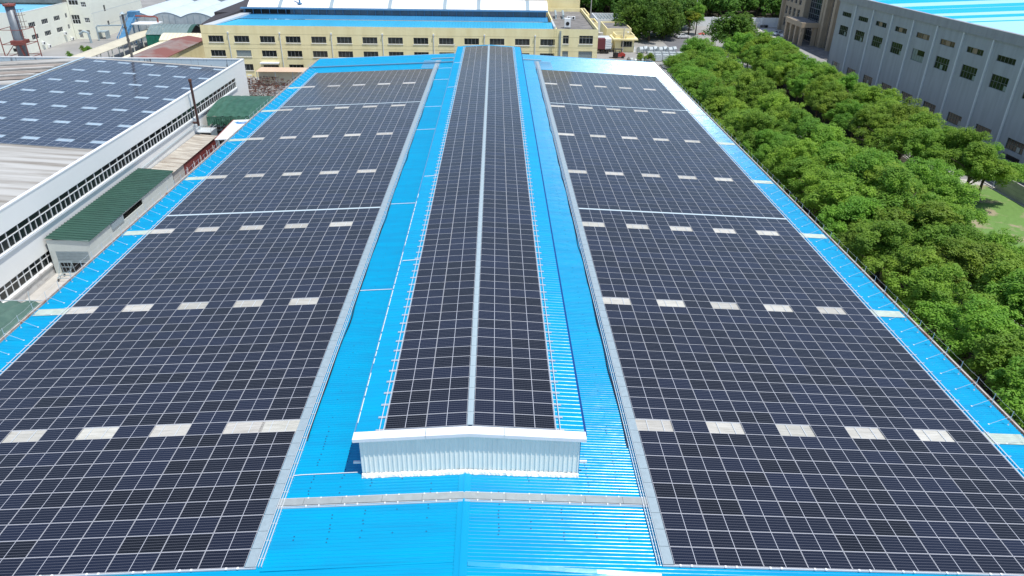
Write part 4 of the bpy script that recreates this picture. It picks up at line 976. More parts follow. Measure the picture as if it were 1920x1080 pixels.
b = MB(); b.box(-83.9, -75.6, 170.3, 200.2, G, -4.5); b.prism([(-83.9, -4.5), (-75.6, -4.5), (-79.75, -3.8)], 'y', 170.3, 200.2); link('wall', b, M_yellow, t)
t = thing('cream_lean_to', 'narrow cream sheet roof along the left side of the red roofed shed', 'shed', (-87, 188, G))
b = MB(); b.hexa([(-88.5, 168, -5.6), (-84.4, 168, -4.9), (-84.4, 208, -4.9), (-88.5, 208, -5.6), (-88.5, 168, -5.5), (-84.4, 168, -4.8), (-84.4, 208, -4.8), (-88.5, 208, -5.5)]); link('roof', b, M_cream, t)
b = MB()
for k in range(6): b.bar((-88.2, 169+7.5*k, G), (-88.2, 169+7.5*k, -5.6), .15)
link('post', b, M_galv, t)
random.seed(31); b = MB()
for i in range(420):
    x = random.uniform(-95.5, -89); y = random.uniform(165, 215); l = random.uniform(.3, 1.3); z = G+random.uniform(0, 1.2); b.box(x, x+l, y, y+random.uniform(.3, 1.5), z, z+random.uniform(.1, .9), random.choice((0, 0, 1, 2)))
link('scrap_goods', b, [mat('dark_scrap', (.04, .04, .045), .8), M_roofgrey, M_trunk], kind='stuff', fixn=False, loc=(-92, 190, G), label='dark heap of stored scrap between the covered walkway and the cream sheds', category='scrap')
for i, y in enumerate((171.5, 177.5)):
    t = thing('small_shelter', f"{'nearer' if i == 0 else 'farther'} small beige roofed shelter beside the wall of the yellow building", 'shelter', (-71.5, y, G))
    b = MB(); b.hexa([(-75.2, y, -6.2), (-68.2, y, -6.6), (-68.2, y+4.2, -6.0), (-75.2, y+4.2, -5.6), (-75.2, y, -6.1), (-68.2, y, -6.5), (-68.2, y+4.2, -5.9), (-75.2, y+4.2, -5.5)]); link('roof', b, M_orange if i == 0 else M_beige, t)
    b = MB()
    for x in (-74.8, -68.6): b.bar((x, y+.3, G), (x, y+.3, -6.3), .12)
    link('post', b, M_galv, t)
def vaultx(name, lab, xa, xb, ya, yb, z0, rise, m, mw, endm=None, pitch=1.0):
    t = thing(name, lab, 'shed', ((xa+xb)/2, ya, G)); n = 14
    arc = [(ya+(yb-ya)*i/n, z0+rise*math.sin(math.pi*i/n)) for i in range(n+1)]
    b = MB(); k = int((xb-xa)/pitch)
    for j in range(k):
        a = xa+(xb-xa)*j/k; c = xa+(xb-xa)*(j+1)/k; b.strip(arc, lambda tt, q: (tt, q[0], q[1]), a, c-.12); b.strip([(y, z+.06) for y, z in arc], lambda tt, q: (tt, q[0], q[1]), c-.12, c)
    link('roof', b, m, t, fixn=False)
    b = MB(); b.box(xa, xb, ya+.1, ya+.2, G, z0-.05); link('wall', b, mw, t)
    b = MB(); b.add([(xb-.3, y, z) for y, z in arc]+[(xb-.3, yb, G), (xb-.3, ya, G)], [tuple(range(n+3))]); link('end_opening', b, endm or M_dark, t)
    return t
vaultx('arched_shed', 'pale beige arched shed between the red roof and the green arched shed', -88.2, -76.2, 201, 208.5, -5.0, 1.3, M_cream, M_cream)
t = vaultx('arched_shed', 'grey green arched shed with a green wall behind the covered walkway', -95.6, -84.4, 210, 222, -5.0, 1.9, mat('grey_green_sheet', (.20, .27, .27), .55, var=.15, scale=.5), mat('green_netting', (.02, .24, .15), .7, var=.4, scale=1.2))
b = MB(); n = 14; arc = [(210+12*i/n, -5+1.9*math.sin(math.pi*i/n)) for i in range(n+1)]
b.strip(arc, lambda tt, q: (tt, q[0], q[1]+.02), -84.4, -83.2); link('green_hood', b, M_green, t, fixn=False)
t = thing('vaulted_warehouse', 'warehouse with three pale grey vaulted roofs side by side, top left', 'warehouse', (-92, 226, G))
for xa, xb in ((-109.5, -100.3), (-100.3, -91.5), (-91.5, -82.3)):
    b = MB(); n = 14; arc = [(xa+(xb-xa)*i/n, -2.5+1.25*math.sin(math.pi*i/n)) for i in range(n+1)]
    b.strip(arc, lambda tt, q: (q[0], tt, q[1]), 226, 262); link('vault', b, M_vault, t, smooth=True)
    b = MB(); b.add([(x, 226.1, z-.02) for x, z in arc]+[(xb, 226.1, G), (xa, 226.1, G)], [tuple(range(n+3))])
    for k in range(1, 5): x = xa+(xb-xa)*k/5; b.box(x-.05, x+.05, 226.0, 226.09, G, -1.9, 1)
    link('end_wall', b, [mat('ribbed_grey_sheet', (.52, .58, .60), .55, var=.2, scale=.6), M_galv], t)
t = thing('blue_conveyor', 'steep blue steel conveyor beside the tall off-white block', 'conveyor', (-102.7, 215, G))
b = MB()
for x in (-104.6, -102.6):
    for dz in (0, 1.0): b.bar((x-.6, 213, -7.6+dz), (x, 222, -2.0+dz), .14)
    for k in range(7): f_ = k/7; b.bar((x-.6+.6*f_, 213+9*f_, -7.6+5.6*f_), (x-.6+.6*(f_+.1), 213+9*(f_+.1), -6.6+5.6*(f_+.1)), .1)
b.hexa([(-105.2, 213, -7.7), (-103.2, 213, -7.7), (-102.6, 222, -2.1), (-104.6, 222, -2.1), (-105.2, 213, -7.4), (-103.2, 213, -7.4), (-102.6, 222, -1.8), (-104.6, 222, -1.8)])
b.box(-104.8, -102.2, 221.5, 224, -2.4, -.6); link('frame', b, M_bluep, t); b = MB(); b.box(-104.4, -104.2, 222, 222.3, G, -2.4); b.box(-102.8, -102.6, 222, 222.3, G, -2.4); link('leg', b, M_bluep, t)
b = MB(); b.tube([(-102.2, 220.6, -1.6), (-96.6, 220.6, -1.75), (-96.1, 220.6, -2.0), (-96.0, 220.6, -6.0)], .24, 8); link('red_pipe', b, M_redsteel, loc=(-98, 220.6, -6), label='dark red bent pipe next to the blue conveyor', category='pipe')
t = thing('white_awning', 'flat white awning under the red pipe beside the blue conveyor', 'awning', (-99, 219, G))
b = MB(); b.box(-102.4, -95.5, 217.5, 222.5, -3.6, -3.3); link('roof', b, M_white, t); b = MB()
for x in (-102, -96): b.bar((x, 217.9, G), (x, 217.9, -3.6), .15)
link('post', b, M_galv, t)
t = thing('grey_pipework', 'grey bent duct rising from the yard beside the tall off-white block', 'duct', (-114, 222, G))
b = MB(); b.tube([(-120.2, 222, -7), (-118.9, 222, -6.2), (-117.6, 222, -6.6), (-117.4, 222, G)], .35, 8); b.tube([(-117.0, 226, G), (-117.0, 226, -5.6), (-116.6, 226, -5.2), (-109.4, 226, -5.0), (-108.8, 226, -5.5), (-108.6, 226, -8.5)], .2, 8); link('duct', b, M_galv, t)
t = thing('long_grey_shed', 'long low grey ribbed shed at the top edge behind the vaulted warehouse', 'shed', (-90, 300, G))
b = MB(); roofsheet(b, -125, -50, 296, -4.0, 318, -2.2, 1.6); link('roof', b, mat('blue_grey_sheet', (.24, .30, .34), .6, var=.15, scale=.3), t, fixn=False); b = MB(); b.box(-125, -50, 296.3, 318, G, -4.1); link('wall', b, M_galv, t)
t = thing('market_shed', 'row of pale stalls under a thin roof behind the vaulted warehouse', 'shed', (-95, 272, G))
b = MB(); b.box(-100, -84, 276, 280, -5.2, -4.9); link('roof', b, M_concl, t); b = MB(); b.box(-100, -84, 279, 280, G, -5.2)
for k in range(9): b.bar((-99.5+1.9*k, 276.2, G), (-99.5+1.9*k, 276.2, -5.2), .25)
link('wall', b, M_roofgrey, t)
b = MB(); b.box(-116, -103, 270, 276, G, -5.6); b.prism([(-116, -5.6), (-103, -5.6), (-104.5, -4.9), (-114.5, -4.9)], 'y', 270, 276); link('covered_goods', b, mat('teal_cover', (.05, .22, .28), .7, var=.4, scale=.5), loc=(-110, 273, G), label='teal covered goods stack behind the pale vaulted warehouse', category='goods')
random.seed(12); b = MB()
for i in range(220):
    x = random.uniform(-84, -62); y = random.uniform(262, 292); b.box(x, x+random.uniform(.6, 2), y, y+1, G, G+random.uniform(.4, 1.6), random.choice((0, 1, 2)))
link('yard_clutter', b, [M_white, M_roofgrey, M_galv], kind='stuff', fixn=False, loc=(-73, 275, G), label='pale yard clutter beyond the round green tree at the top', category='clutter')

# ================================================================ GREY BUILDING ON THE RIGHT
gb = thing('grey_tiled_building', 'big grey tiled factory with pale pilasters and a striped blue roof on the right', 'building', (86.5, 150, G))
XG = 86.3; sh = lambda y: -.0150*(y-114)+.08
Fgb = lambda u, z, d: (XG-d+(u-114)*.008, u, z+(sh(u) if z > G+.5 else 0))
pil = [178.0-8.83*k for k in range(9)]
hs = []
for k in range(10):
    c = 178.0+4.5-8.83*k
    hs += [(c-2.45, c+2.45, 6.28, 7.3), (c-2.3, c+2.3, 1.95, 4.2)]
    hs += [(c-2.2, c+2.2, -6.2, -4.4)]
    if k > 5: hs += [(c-2.2, c+2.2, -8.6, -6.9)]
link('wall', facade(Fgb, 96, 187.5, G, 9.4, hs, .18), M_greytile, gb)
random.seed(6)
for i, h in enumerate(hs):
    big = h[3]-h[2] > 1.5
    curt = random.random() < .2
    o = window(gb, Fgb, *h, 5, 1 if big else 0, M_mulld, M_panel2 if (curt and big and h[2] < 3) else M_pane, .07, .16, hrow=.52)
    if big:
        nb = random.randint(1, 4); g = MB(); a = h[0]+random.choice((0, 1, 2))*(h[1]-h[0])/5; zt = h[3]-.08; zb = zt-(h[3]-h[2])*.42
        g.quad(Fgb(a+.05, zb, -.10), Fgb(min(h[1], a+nb*(h[1]-h[0])/5)-.05, zb, -.10), Fgb(min(h[1], a+nb*(h[1]-h[0])/5)-.05, zt, -.10), Fgb(a+.05, zt, -.10)) if curt else g.quad(Fgb(a+.05, h[2]+.08, -.12), Fgb(a+.85, h[2]+.08, -.12), Fgb(a+.85, h[2]+.9, -.12), Fgb(a+.05, h[2]+.9, -.12))
        link('blind', g, M_pane if curt else M_panel2, o)
    elif i in (6, 9, 12, 15, 18):
        g = MB(); a = h[0]+random.uniform(.8, 2.6); g.quad(Fgb(a, h[2]+.08, -.12), Fgb(a+1.4, h[2]+.08, -.12), Fgb(a+1.4, h[3]-.1, -.12), Fgb(a, h[3]-.1, -.12)); link('curtain', g, mat('tan_curtain', (.30, .22, .13), .8), o)
for y in pil:
    b = MB(); b.fbox(Fgb, y-.17, y+.17, G+.6, 9.4, .0, .24); b.fbox(Fgb, y-.17, y+.17, G, G+.6, 0, .24); link('pilaster', b, M_pipe, gb)
b = MB(); b.fbox(Fgb, 96, 187.5, 9.4, 11.0, -.5, .32); link('parapet', b, M_greyband, gb)
b = MB()
for z in (8.1, 5.4, .6, -2.2): b.fbox(Fgb, 96, 187.5, z, z+.05, .001, .012)
link('tile_joint', b, mat('joint_light', (.34, .37, .40), .6), gb)
b = MB(); b.quad((XG+.3, 187.5, G), (165, 187.5, G), (165, 187.5, 9.6), (XG+.9, 187.5, 9.6)); link('end_wall', b, M_greytile, gb)
mr = M_blue.copy(); mr.name = 'striped_blue_roof'; n_ = mr.node_tree.nodes; L_ = mr.node_tree.links
tc = n_.new('ShaderNodeTexCoord'); sx = n_.new('ShaderNodeSeparateXYZ'); rp = n_.new('ShaderNodeValToRGB'); mpn = n_.new('ShaderNodeMapRange')
L_.new(tc.outputs['Object'], sx.inputs[0]); L_.new(sx.outputs[1], mpn.inputs[0]); mpn.inputs[1].default_value = 96-150; mpn.inputs[2].default_value = 188-150; L_.new(mpn.outputs[0], rp.inputs[0])
rp.color_ramp.interpolation = 'CONSTANT'; els = rp.color_ramp.elements
CY = (0.0, .42, .85, 1); LT = (.36, .66, .80, 1)
st_ = [(96, LT), (137, CY), (138.4, LT), (142.5, CY), (146.3, LT), (150, CY), (156.5, LT), (157.1, CY), (162.8, LT), (168.5, CY), (176, LT)]
els[0].position = 0; els[0].color = LT; els[1].position = (137-96)/92; els[1].color = CY
for y, c in st_[2:]: e = els.new((y-96)/92); e.color = c
L_.new(rp.outputs[0], n_['Principled BSDF'].inputs['Base Color'])
b = MB(); b.strip(wave(96, 187.3, .8, .04, .7, .1), lambda tt, q: (tt, q[0], 10.55+.045*(tt-87)+sh(q[0])+q[1]), 86.9, 165)
link('roof', b, mr, gb, fixn=False)
b = MB(); b.box(125, 125.4, 96, 187, 12.3, 12.6); link('ridge_cap', b, M_white, gb)

# ================================================================ HOTEL-LIKE BLOCK WITH PORTICO
hb = thing('beige_office_building', 'tall beige office block with dark glass strips and a columned entrance porch', 'building', (103, 235, G))
XH = 102.2; Fh = lambda u, z, d: (XH-d, u, z)
link('wall', facade(Fh, 204, 264.5, G, 16, [(229, 243, G+.01, 15.5), (222.5, 226.5, G+.01, 15.5)]+[(y, y+2.2, z, z+2.6) for y in (245.6, 249.4, 253.2, 257, 260.4) for z in (-7.8, -3.9, 0.2, 4.2, 8.2)]+[(y, y+2.6, z, z+2.4) for y in (207, 212, 217) for z in (-7.6, -3.6, 0.4, 4.4)], .5), M_brown, hb)
for y in (245.6, 249.4, 253.2, 257, 260.4):
    for z in (-7.8, -3.9, .2, 4.2, 8.2): window(hb, Fh, y, y+2.2, z, z+2.6, 2, 1, M_mull, M_curtain, .12, .4)
for y in (207, 212, 217):
    for z in (-7.6, -3.6, .4, 4.4): window(hb, Fh, y, y+2.6, z, z+2.4, 2, 1, M_mull, M_curtain, .12, .4)
window(hb, Fh, 229, 243, G, 15.5, 9, 14, M_mull, M_curtain, .1, .5); window(hb, Fh, 222.5, 226.5, G, 15.5, 3, 14, M_mull, M_curtain, .1, .5)
for y in (221.3, 227.6, 229.6, 243.9): b = MB(); b.box(XH-1.3, XH-.02, y-.75, y+.75, G, 16); link('pier', b, M_brown, hb)
b = MB(); b.box(XH-.9, XH-.02, 263.5, 264.6, G, 16); link('pier', b, M_brown, hb)
b = MB(); b.box(XH, 130, 264.4, 264.5, G, 16); b.box(XH, 130, 204, 204.1, G, 16); link('end_wall', b, M_brown, hb)
b = MB(); b.box(95.6, XH-1.31, 229.5, 243.5, -4.0, -2.6); link('porch_roof', b, M_brown, hb)
b = MB(); b.box(96.1, XH-1.4, 230, 243, -2.6, -2.55); link('porch_roof_felt', b, M_roofgrey, hb)
for x, y in ((96.3, 230.3), (96.3, 234.6), (96.3, 238.6), (96.3, 242.8), (100.2, 230.3)):
    b = MB(); b.box(x-.5, x+.5, y-.5, y+.5, G, -4.0); link('column', b, M_brown, hb)
b = MB(); b.box(95.5, 102, 205, 244, G, G+.12); link('terrace', b, M_roofgrey, hb)
# boundary wall in the distance
t = thing('boundary_wall', 'long bright white boundary wall in front of the dark woods', 'wall', (92, 268, G))
b = MB(); b.box(70, 104, 269, 269.3, G, G+3.1); link('wall', b, M_white, t)
for k in range(6): b = MB(); b.box(73+6*k, 73.6+6*k, 268.7, 268.99, G, G+3.3); link('pier', b, M_white, t)
random.seed(14); b = MB()
for i in range(16): x = random.uniform(82, 98); b.box(x, x+1.1, 267.2, 268.3, G, G+random.uniform(.5, 1.3))
link('parked_bicycles', b, M_roofgrey, kind='stuff', fixn=False, loc=(90, 268, G), label='dark low objects lined along the foot of the white boundary wall', category='clutter')
t = thing('gate_hut', 'small hut with flat grey roof among the trees near the forecourt', 'hut', (84, 236, G))
b = MB(); b.box(80.5, 87, 232, 238.5, G, -7.0); link('wall', b, M_brown, t); b = MB(); b.box(80.2, 87.3, 231.7, 238.8, -7.0, -6.75); link('roof', b, M_roofgrey, t); b = MB(); b.quad((83, 231.98, G), (84.2, 231.98, G), (84.2, 231.98, -7.4), (83, 231.98, -7.4)); link('door', b, M_dark, t)

# ================================================================ SMALL BUILDINGS NEAR THE TRUCK
t = thing('white_walled_yard', 'open topped white walled enclosure behind the small yellow buildings', 'enclosure', (41, 266, G))
b = MB(); b.box(35.5, 46.6, 252, 252.3, G, -5.3); b.box(35.5, 35.8, 252.3, 268, G, -5.3); b.box(46.3, 46.6, 252.3, 268, G, -5.3); b.box(35.8, 46.3, 267.7, 268, G, -5.3); link('wall', b, M_white, t)
b = MB()
for k in range(10): b.bar((36+k*1.1, 252.5, -5.5), (36+k*1.1, 267.5, -5.5), .2)
link('roof_frame', b, M_galv, t)
def flatb(lab, x0, x1, y0, y1, z, par=.5):
    t = thing('small_yellow_building', lab, 'building', ((x0+x1)/2, y0, G))
    b = MB(); b.box(x0, x1, y0, y1, G, z); link('wall', b, M_yellow, t)
    b = MB(); b.box(x0, x1, y0, y0+.25, z, z+par); b.box(x0, x0+.25, y0+.25, y1, z, z+par); b.box(x1-.25, x1, y0+.25, y1, z, z+par); b.box(x0+.25, x1-.25, y1-.25, y1, z, z+par); link('parapet', b, M_yellow, t)
    b = MB(); b.box(x0+.25, x1-.25, y0+.25, y1-.25, z, z+.03); link('roof', b, M_roofgrey, t); return t
flatb('flat roofed small yellow building behind the guardhouse', 35.6, 43.2, 229, 244, -5.2, .4)
flatb('narrow yellow annex right behind the corner of the yellow building', 27.2, 29.2, 222, 236, -.4)
flatb('small yellow annex with grey roof beside the narrow one', 29.4, 31.2, 217, 226, -2.0)
t = flatb('yellow guardhouse with overhanging flat roof near the truck', 36.5, 42.0, 216.5, 222.5, -5.6, .9)
b = MB(); b.box(35.7, 42.9, 215.4, 223, -6.0, -5.65); link('eave_slab', b, M_yellow, t)
Fq = lambda u, z, d: (u, 216.5-d, z)
window(t, Fq, 38.2, 41.4, -8.0, -6.4, 4, 0, M_mull, M_pane, .08, -.08)
t = thing('water_tank_shed', 'little grey roofed lean-to with a round tank left of the guardhouse', 'shed', (33.5, 222, G))
b = MB(); b.box(31.2, 35.6, 219.5, 224, -6.3, -6.1); b.box(32.0, 35.8, 216.5, 219, -7.4, -7.25); link('roof', b, M_galvl, t); b = MB()
for x, y, z in ((31.4, 219.7, -6.3), (35.4, 219.7, -6.3), (32.2, 216.7, -7.4), (35.6, 216.7, -7.4)): b.bar((x, y, G), (x, y, z), .12)
link('post', b, M_galv, t); b = MB(); b.tube([(33.2, 226.5, G), (33.2, 226.5, -5.6)], 1.0, 14); link('tank', b, M_concl, t)
# truck
t = thing('box_truck', 'truck with maroon container side and white rear doors beside the yellow building', 'truck', (29.5, 215, G))
b = MB(); b.box(25.0, 33.2, 213.4, 215.8, G+1.3, G+4.1)
link('container', b, M_cont, t)
b = MB(); b.hexa([(33.22, 213.4, G+1.3), (35.0, 214.2, G+1.3), (35.0, 216.2, G+1.3), (33.22, 215.8, G+1.3), (33.22, 213.4, G+4.1), (35.0, 214.2, G+4.1), (35.0, 216.2, G+4.1), (33.22, 215.8, G+4.1)]); link('rear_box', b, M_white, t)
b = MB()
for k in range(5): b.hexa([(33.3, 213.38, G+1.5+k*.5), (34.9, 214.1, G+1.5+k*.5), (34.9, 214.14, G+1.5+k*.5), (33.3, 213.42, G+1.5+k*.5), (33.3, 213.38, G+1.6+k*.5), (34.9, 214.1, G+1.6+k*.5), (34.9, 214.14, G+1.6+k*.5), (33.3, 213.42, G+1.6+k*.5)])
link('door_bars', b, M_galv, t)
b = MB(); b.box(25, 34.8, 213.9, 215.5, G+.9, G+1.28); link('chassis', b, M_tyre, t)
for x in (26.5, 32.4, 33.8):
    for y in (213.6, 215.4): b = MB(); b.tube([(x, y-.15, G+.5), (x, y+.15, G+.5)], .5, 14); link('wheel', b, M_tyre, t)
# forklift
t = thing('forklift', 'dark forklift with a red rear standing in the yard before the guardhouse', 'forklift', (36.3, 207.5, G))
b = MB(); b.prism([(35.6, G+.4), (38.0, G+.4), (38.1, G+1.1), (37.3, G+1.5), (35.9, G+1.2)], 'y', 206.8, 208.2); link('body', b, M_red, t)
b = MB(); b.box(35.0, 36.0, 206.75, 208.25, G+.35, G+1.35); link('front_body', b, M_tyre, t)
b = MB()
for x in (35.3, 37.0):
    for y in (206.9, 208.1): b.bar((x, y, G+1.2), (x, y, G+2.35), .09)
b.box(35.1, 37.2, 206.8, 208.2, G+2.35, G+2.45); link('overhead_guard', b, M_tyre, t)
b = MB(); b.bar((34.8, 207.1, G+.1), (34.8, 207.1, G+2.6), .14); b.bar((34.8, 207.9, G+.1), (34.8, 207.9, G+2.6), .14); b.box(34.7, 34.9, 207.0, 208.0, G+.6, G+.8); b.box(33.6, 34.8, 207.1, 207.25, G+.1, G+.17); b.box(33.6, 34.8, 207.75, 207.9, G+.1, G+.17); link('mast', b, M_tyre, t)
b = MB(); b.box(35.9, 36.5, 207.2, 207.8, G+1.2, G+1.35); b.box(36.4, 36.5, 207.2, 207.8, G+1.3, G+1.8); link('seat', b, M_black, t)
for x in (35.4, 37.4):
    for y in (206.8, 208.2): b = MB(); b.tube([(x, y-.12, G+.35), (x, y+.12, G+.35)], .35, 14); link('wheel', b, M_tyre, t)
# wrapped machines
def machine_proto():
    t = thing('wrapped_machine', 'x', 'machine', (0, 0, 0), 'plastic wrapped machines standing in the yard'); WL[t.name] = Vector((0, 0, 0))
    b = MB(); b.prism([(-.55, .5), (.85, .5), (.95, 1.25), (.45, 1.85), (-.35, 1.95), (-.75, 1.3)], 'x', -.62, .62); link('cover', b, M_wrap, t)
    b = MB()
    for x in (-.5, .5):
        for y in (-.45, .7): b.box(x-.07, x+.07, y-.07, y+.07, 0, .5)
    link('leg', b, M_galv, t); return t
def crate_proto():
    t = thing('wrapped_crate', 'x', 'crate', (0, 0, 0), 'white wrapped crates on pallets in the yard'); WL[t.name] = Vector((0, 0, 0))
    b = MB(); b.prism([(-.86, .16), (.86, .16), (.9, 1.5), (.8, 1.72), (-.8, 1.75), (-.88, 1.5)], 'y', -.8, .8); link('cover', b, M_wrap, t)
    b = MB(); b.box(-.9, .9, -.82, .82, .1, .15)
    for x in (-.8, 0, .8): b.box(x-.08, x+.08, -.8, .8, 0, .1)
    link('pallet', b, M_trunk, t); return t
mp = machine_proto(); first = True
for i in range(8):
    lab = f'plastic wrapped rounded machine in the back yard row, {ordn(i+1)} from the left'; loc = (43.6+1.42*i, 214.5+(i % 2)*1.0, G)
    if i == 0: mp.location = loc; mp['label'] = lab; mp.rotation_euler.z = .5
    else: dup(mp, loc, .5+.1*math.sin(i*3), lab)
cp_ = crate_proto(); k = 0
for r, (y, n, x0) in enumerate(((207.4, 5, 45.2), (203.6, 5, 44.6))):
    for i in range(n):
        lab = f"white wrapped crate in the {'farther' if r == 0 else 'nearer'} crate row, {ordn(i+1)} from the left"; loc = (x0+2.08*i, y, G)
        if k == 0: cp_.location = loc; cp_['label'] = lab
        else: dup(cp_, loc, .04*math.sin(i*2+r), lab)
        k += 1
random.seed(44)
for i in range(7):
    x = 38.3+i*.95; y = 203.0-i*.2+random.uniform(-.4, .4); b = MB(); h = random.uniform(.8, 1.5)
    b.tube([(x, y, G), (x, y, G+h*.6), (x+.1, y, G+h)], [.5, .45, .15], 7)
    link('wrapped_bundle', b, M_wrap if i % 3 else M_roofgrey, loc=(x, y, G), label=f'small wrapped bundle by the shrub and yard fence, {ordn(i+1)} from the left', category='bundle', group='wrapped bundles in the yard')
b = MB(); b.tube([(42.3, 217.2, G), (42.3, 217.2, G+1.0), (42.3, 217.2, G+1.7)], [.45, .35, .12], 8); link('white_bag', b, M_white, loc=(42.3, 217.2, G), label='tall white bag standing beside the guardhouse corner', category='bag')

# ---------------------------------------------------------------- cars
def car_proto(m, name='parked_car'):
    t = thing(name, 'x', 'car', (0, 0, 0)); WL[t.name] = Vector((0, 0, 0))
    b = MB(); w2 = .9
    prof_ = [(-2.2, .35), (2.2, .35), (2.25, .7), (1.9, .9), (1.0, .98), (-1.5, 1.0), (-2.15, .9), (-2.25, .6)]
    n = len(prof_); vs = [(x, -w2, z) for x, z in prof_]+[(x, w2, z) for x, z in prof_]
    b.add(vs, [tuple(range(n)), tuple(reversed(range(n, 2*n)))]+[(i, n+i, n+(i+1) % n, (i+1) % n) for i in range(n)])
    b.hexa([(-1.5, -.82, .98), (1.0, -.82, .98), (1.0, .82, .98), (-1.5, .82, .98), (-.95, -.62, 1.44), (.25, -.62, 1.44), (.25, .62, 1.44), (-.95, .62, 1.44)])
    link('body', b, m, t)
    g = MB()
    for s_ in (-1, 1): g.quad((-1.3, s_*.805, 1.03), (.85, s_*.805, 1.03), (.22, s_*.655, 1.38), (-.92, s_*.655, 1.38))
    g.quad((1.0, -.72, 1.02), (1.0, .72, 1.02), (.32, .58, 1.41), (.32, -.58, 1.41)); g.quad((-1.52, -.72, 1.02), (-1.52, .72, 1.02), (-1.02, .58, 1.41), (-1.02, -.58, 1.41))
    link('windows', g, M_pane, t)
    for x in (-1.35, 1.4):
        for s_ in (-1, 1): w_ = MB(); w_.tube([(x, s_*.92, .33), (x, s_*.72, .33)], .33, 14); o = link('wheel', w_, M_tyre, t); w_ = MB(); w_.tube([(x, s_*.93, .33), (x, s_*.925, .33)], .19, 10); link('rim', w_, M_galvl, o)
    for s_ in (-1, 1): h = MB(); h.box(2.16, 2.27, s_*.6-.2, s_*.6+.2, .62, .78); link('headlight', h, M_white, t)
    return t
cs = [(M_car, (46.9, 193.0), 2.0, 'grey saloon car parked just beyond the far right roof corner'), (M_car, (43.0, 197.6), 1.2, 'dark edged silver car half hidden by the roof corner'),
      (M_carw, (62.6, 242.5), .2, 'light coloured car at the far end of the road by the woods'), (M_carw, (97.2, 250.5), .35, 'white saloon car on the forecourt near the white boundary wall'),
      (M_carw, (98.6, 246.6), .2, 'white car half hidden by the beige entrance porch'), (M_carw, (78.5, 247.0), .1, 'white car at the edge of the round tree by the forecourt')]
for m, (x, y), a, lab in cs:
    c_ = car_proto(m); c_.location = (x, y, G+.01); c_.rotation_euler.z = a; c_['label'] = lab
t = thing('red_tent', 'small red and white pavilion tent under the trees by the road', 'tent', (66.5, 234, G))
b = MB()
for k in range(4):
    pts = [(65.3, 233.0), (67.7, 233.0), (67.7, 235.0), (65.3, 235.0)]; a, c = pts[k], pts[(k+1) % 4]; b.add([(a[0], a[1], -6.9), (c[0], c[1], -6.9), (66.5, 234, -6.3)], [(0, 1, 2)])
link('roof', b, M_red, t); b = MB()
for x, y in ((65.4, 233.1), (67.6, 233.1), (67.6, 234.9), (65.4, 234.9)): b.bar((x, y, G), (x, y, -6.9), .1)
b.box(65.4, 67.6, 233.0, 233.1, -7.4, -6.9); link('frame', b, M_white, t)

# ---------------------------------------------------------------- poles, fences, concrete wall
for i, (x, y, zt, lab) in enumerate(((69.6, 116.8, .3, 'concrete power pole with cross arm among the right hand trees, nearer one'), (71.0, 163, -.5, 'concrete power pole with cross arm among the right hand trees, farther one'),
        (79, 222, -1.5, 'thin power pole standing between the round tree and the forecourt'), (71, 262, .8, 'distant power pole with arms in front of the woods'), (59, 262, 2.6, 'distant lattice topped pole rising from the big dark trees'), (38.7, 216.0, -2.6, 'slim pole standing at the guardhouse front'), (34.5, 262, 3, 'dark pole before the woods at the top behind the yellow block'))):
    t = thing('power_pole', lab, 'pole', (x, y, G), 'power poles')
    b = MB(); b.tube([(x, y, G), (x, y, zt)], [.2, .13], 8); link('pole', b, M_concl, t)
    if i != 5:
        b = MB(); b.bar((x-.9, y, zt-.25), (x+.9, y, zt-.25), .11)
        for q in (-.8, 0, .8): b.tube([(x+q, y, zt-.2), (x+q, y, zt+.08)], .06, 6)
        link('cross_arm', b, M_galvl, t)
    else: b = MB(); b.bar((x, y, zt-.4), (x+1.2, y, zt-1.2), .07); b.tube([(x+1.2, y, zt-1.3), (x+1.2, y, zt-1.1)], [.3, .2], 8); link('lamp_head', b, M_white, t)
t = thing('concrete_wall', 'grey panelled concrete wall with a small yellow mark at the right edge', 'wall', (79.3, 98, G))
b = MB()
for k in range(4): b.box(79.25, 79.45, 80, 103.4, G+.62*k+.02, G+.62*(k+1)); 
link('panel', b, M_concl, t)
for k in range(7): b = MB(); b.box(79.15, 79.55, 103.2-3.4*k, 103.45-3.4*k, G, G+2.6) if k == 0 else b.box(79.46, 79.6, 103.2-3.4*k, 103.45-3.4*k, G, G+2.55); link('post', b, M_concl, t)
b = MB(); b.tube([(79.22, 101.6, G+1.9), (79.2, 101.6, G+1.9)], .22, 10); link('yellow_mark', b, mat('yellow_mark_paint', (.6, .42, .05), .6), t)
t = thing('wire_fence', 'low wire fence with grey posts beside the grass and grey paving', 'fence', (79.3, 110, G))
for y in (104.2, 107.8, 111.6, 115.6): b = MB(); b.bar((79.3, y, G), (79.3, y, G+2.6), .11); link('post', b, M_galv, t)
b = MB()
for z in (.7, 1.4, 2.1): b.bar((79.3, 103.6, G+z), (79.3, 116, G+z), .025)
link('wire', b, M_galv, t)
b = MB(); b.box(79.0, 79.8, 115.8, 116.8, G, G+1.9); link('gate_pillar', b, M_concl, loc=(79.4, 116.3, G), label='short pale concrete pillar at the end of the wire fence', category='pillar')
t = thing('railing_fence', 'dark steel railing fence in the shade between the factory and the trees', 'fence', (38.6, 60, G))
b = MB()
for k in range(520): y = 26+k*.28; b.box(39.1, 39.14, y, y+.035, G+.1, G+2.3)
link('bars', b, mat('dark_railing', (.05, .07, .10), .5), t, fixn=False)
b = MB()
for z in (.3, 2.0): b.box(39.08, 39.16, 26, 171, G+z, G+z+.06)
link('rail', b, mat('dark_railing2', (.05, .07, .10), .5), t)
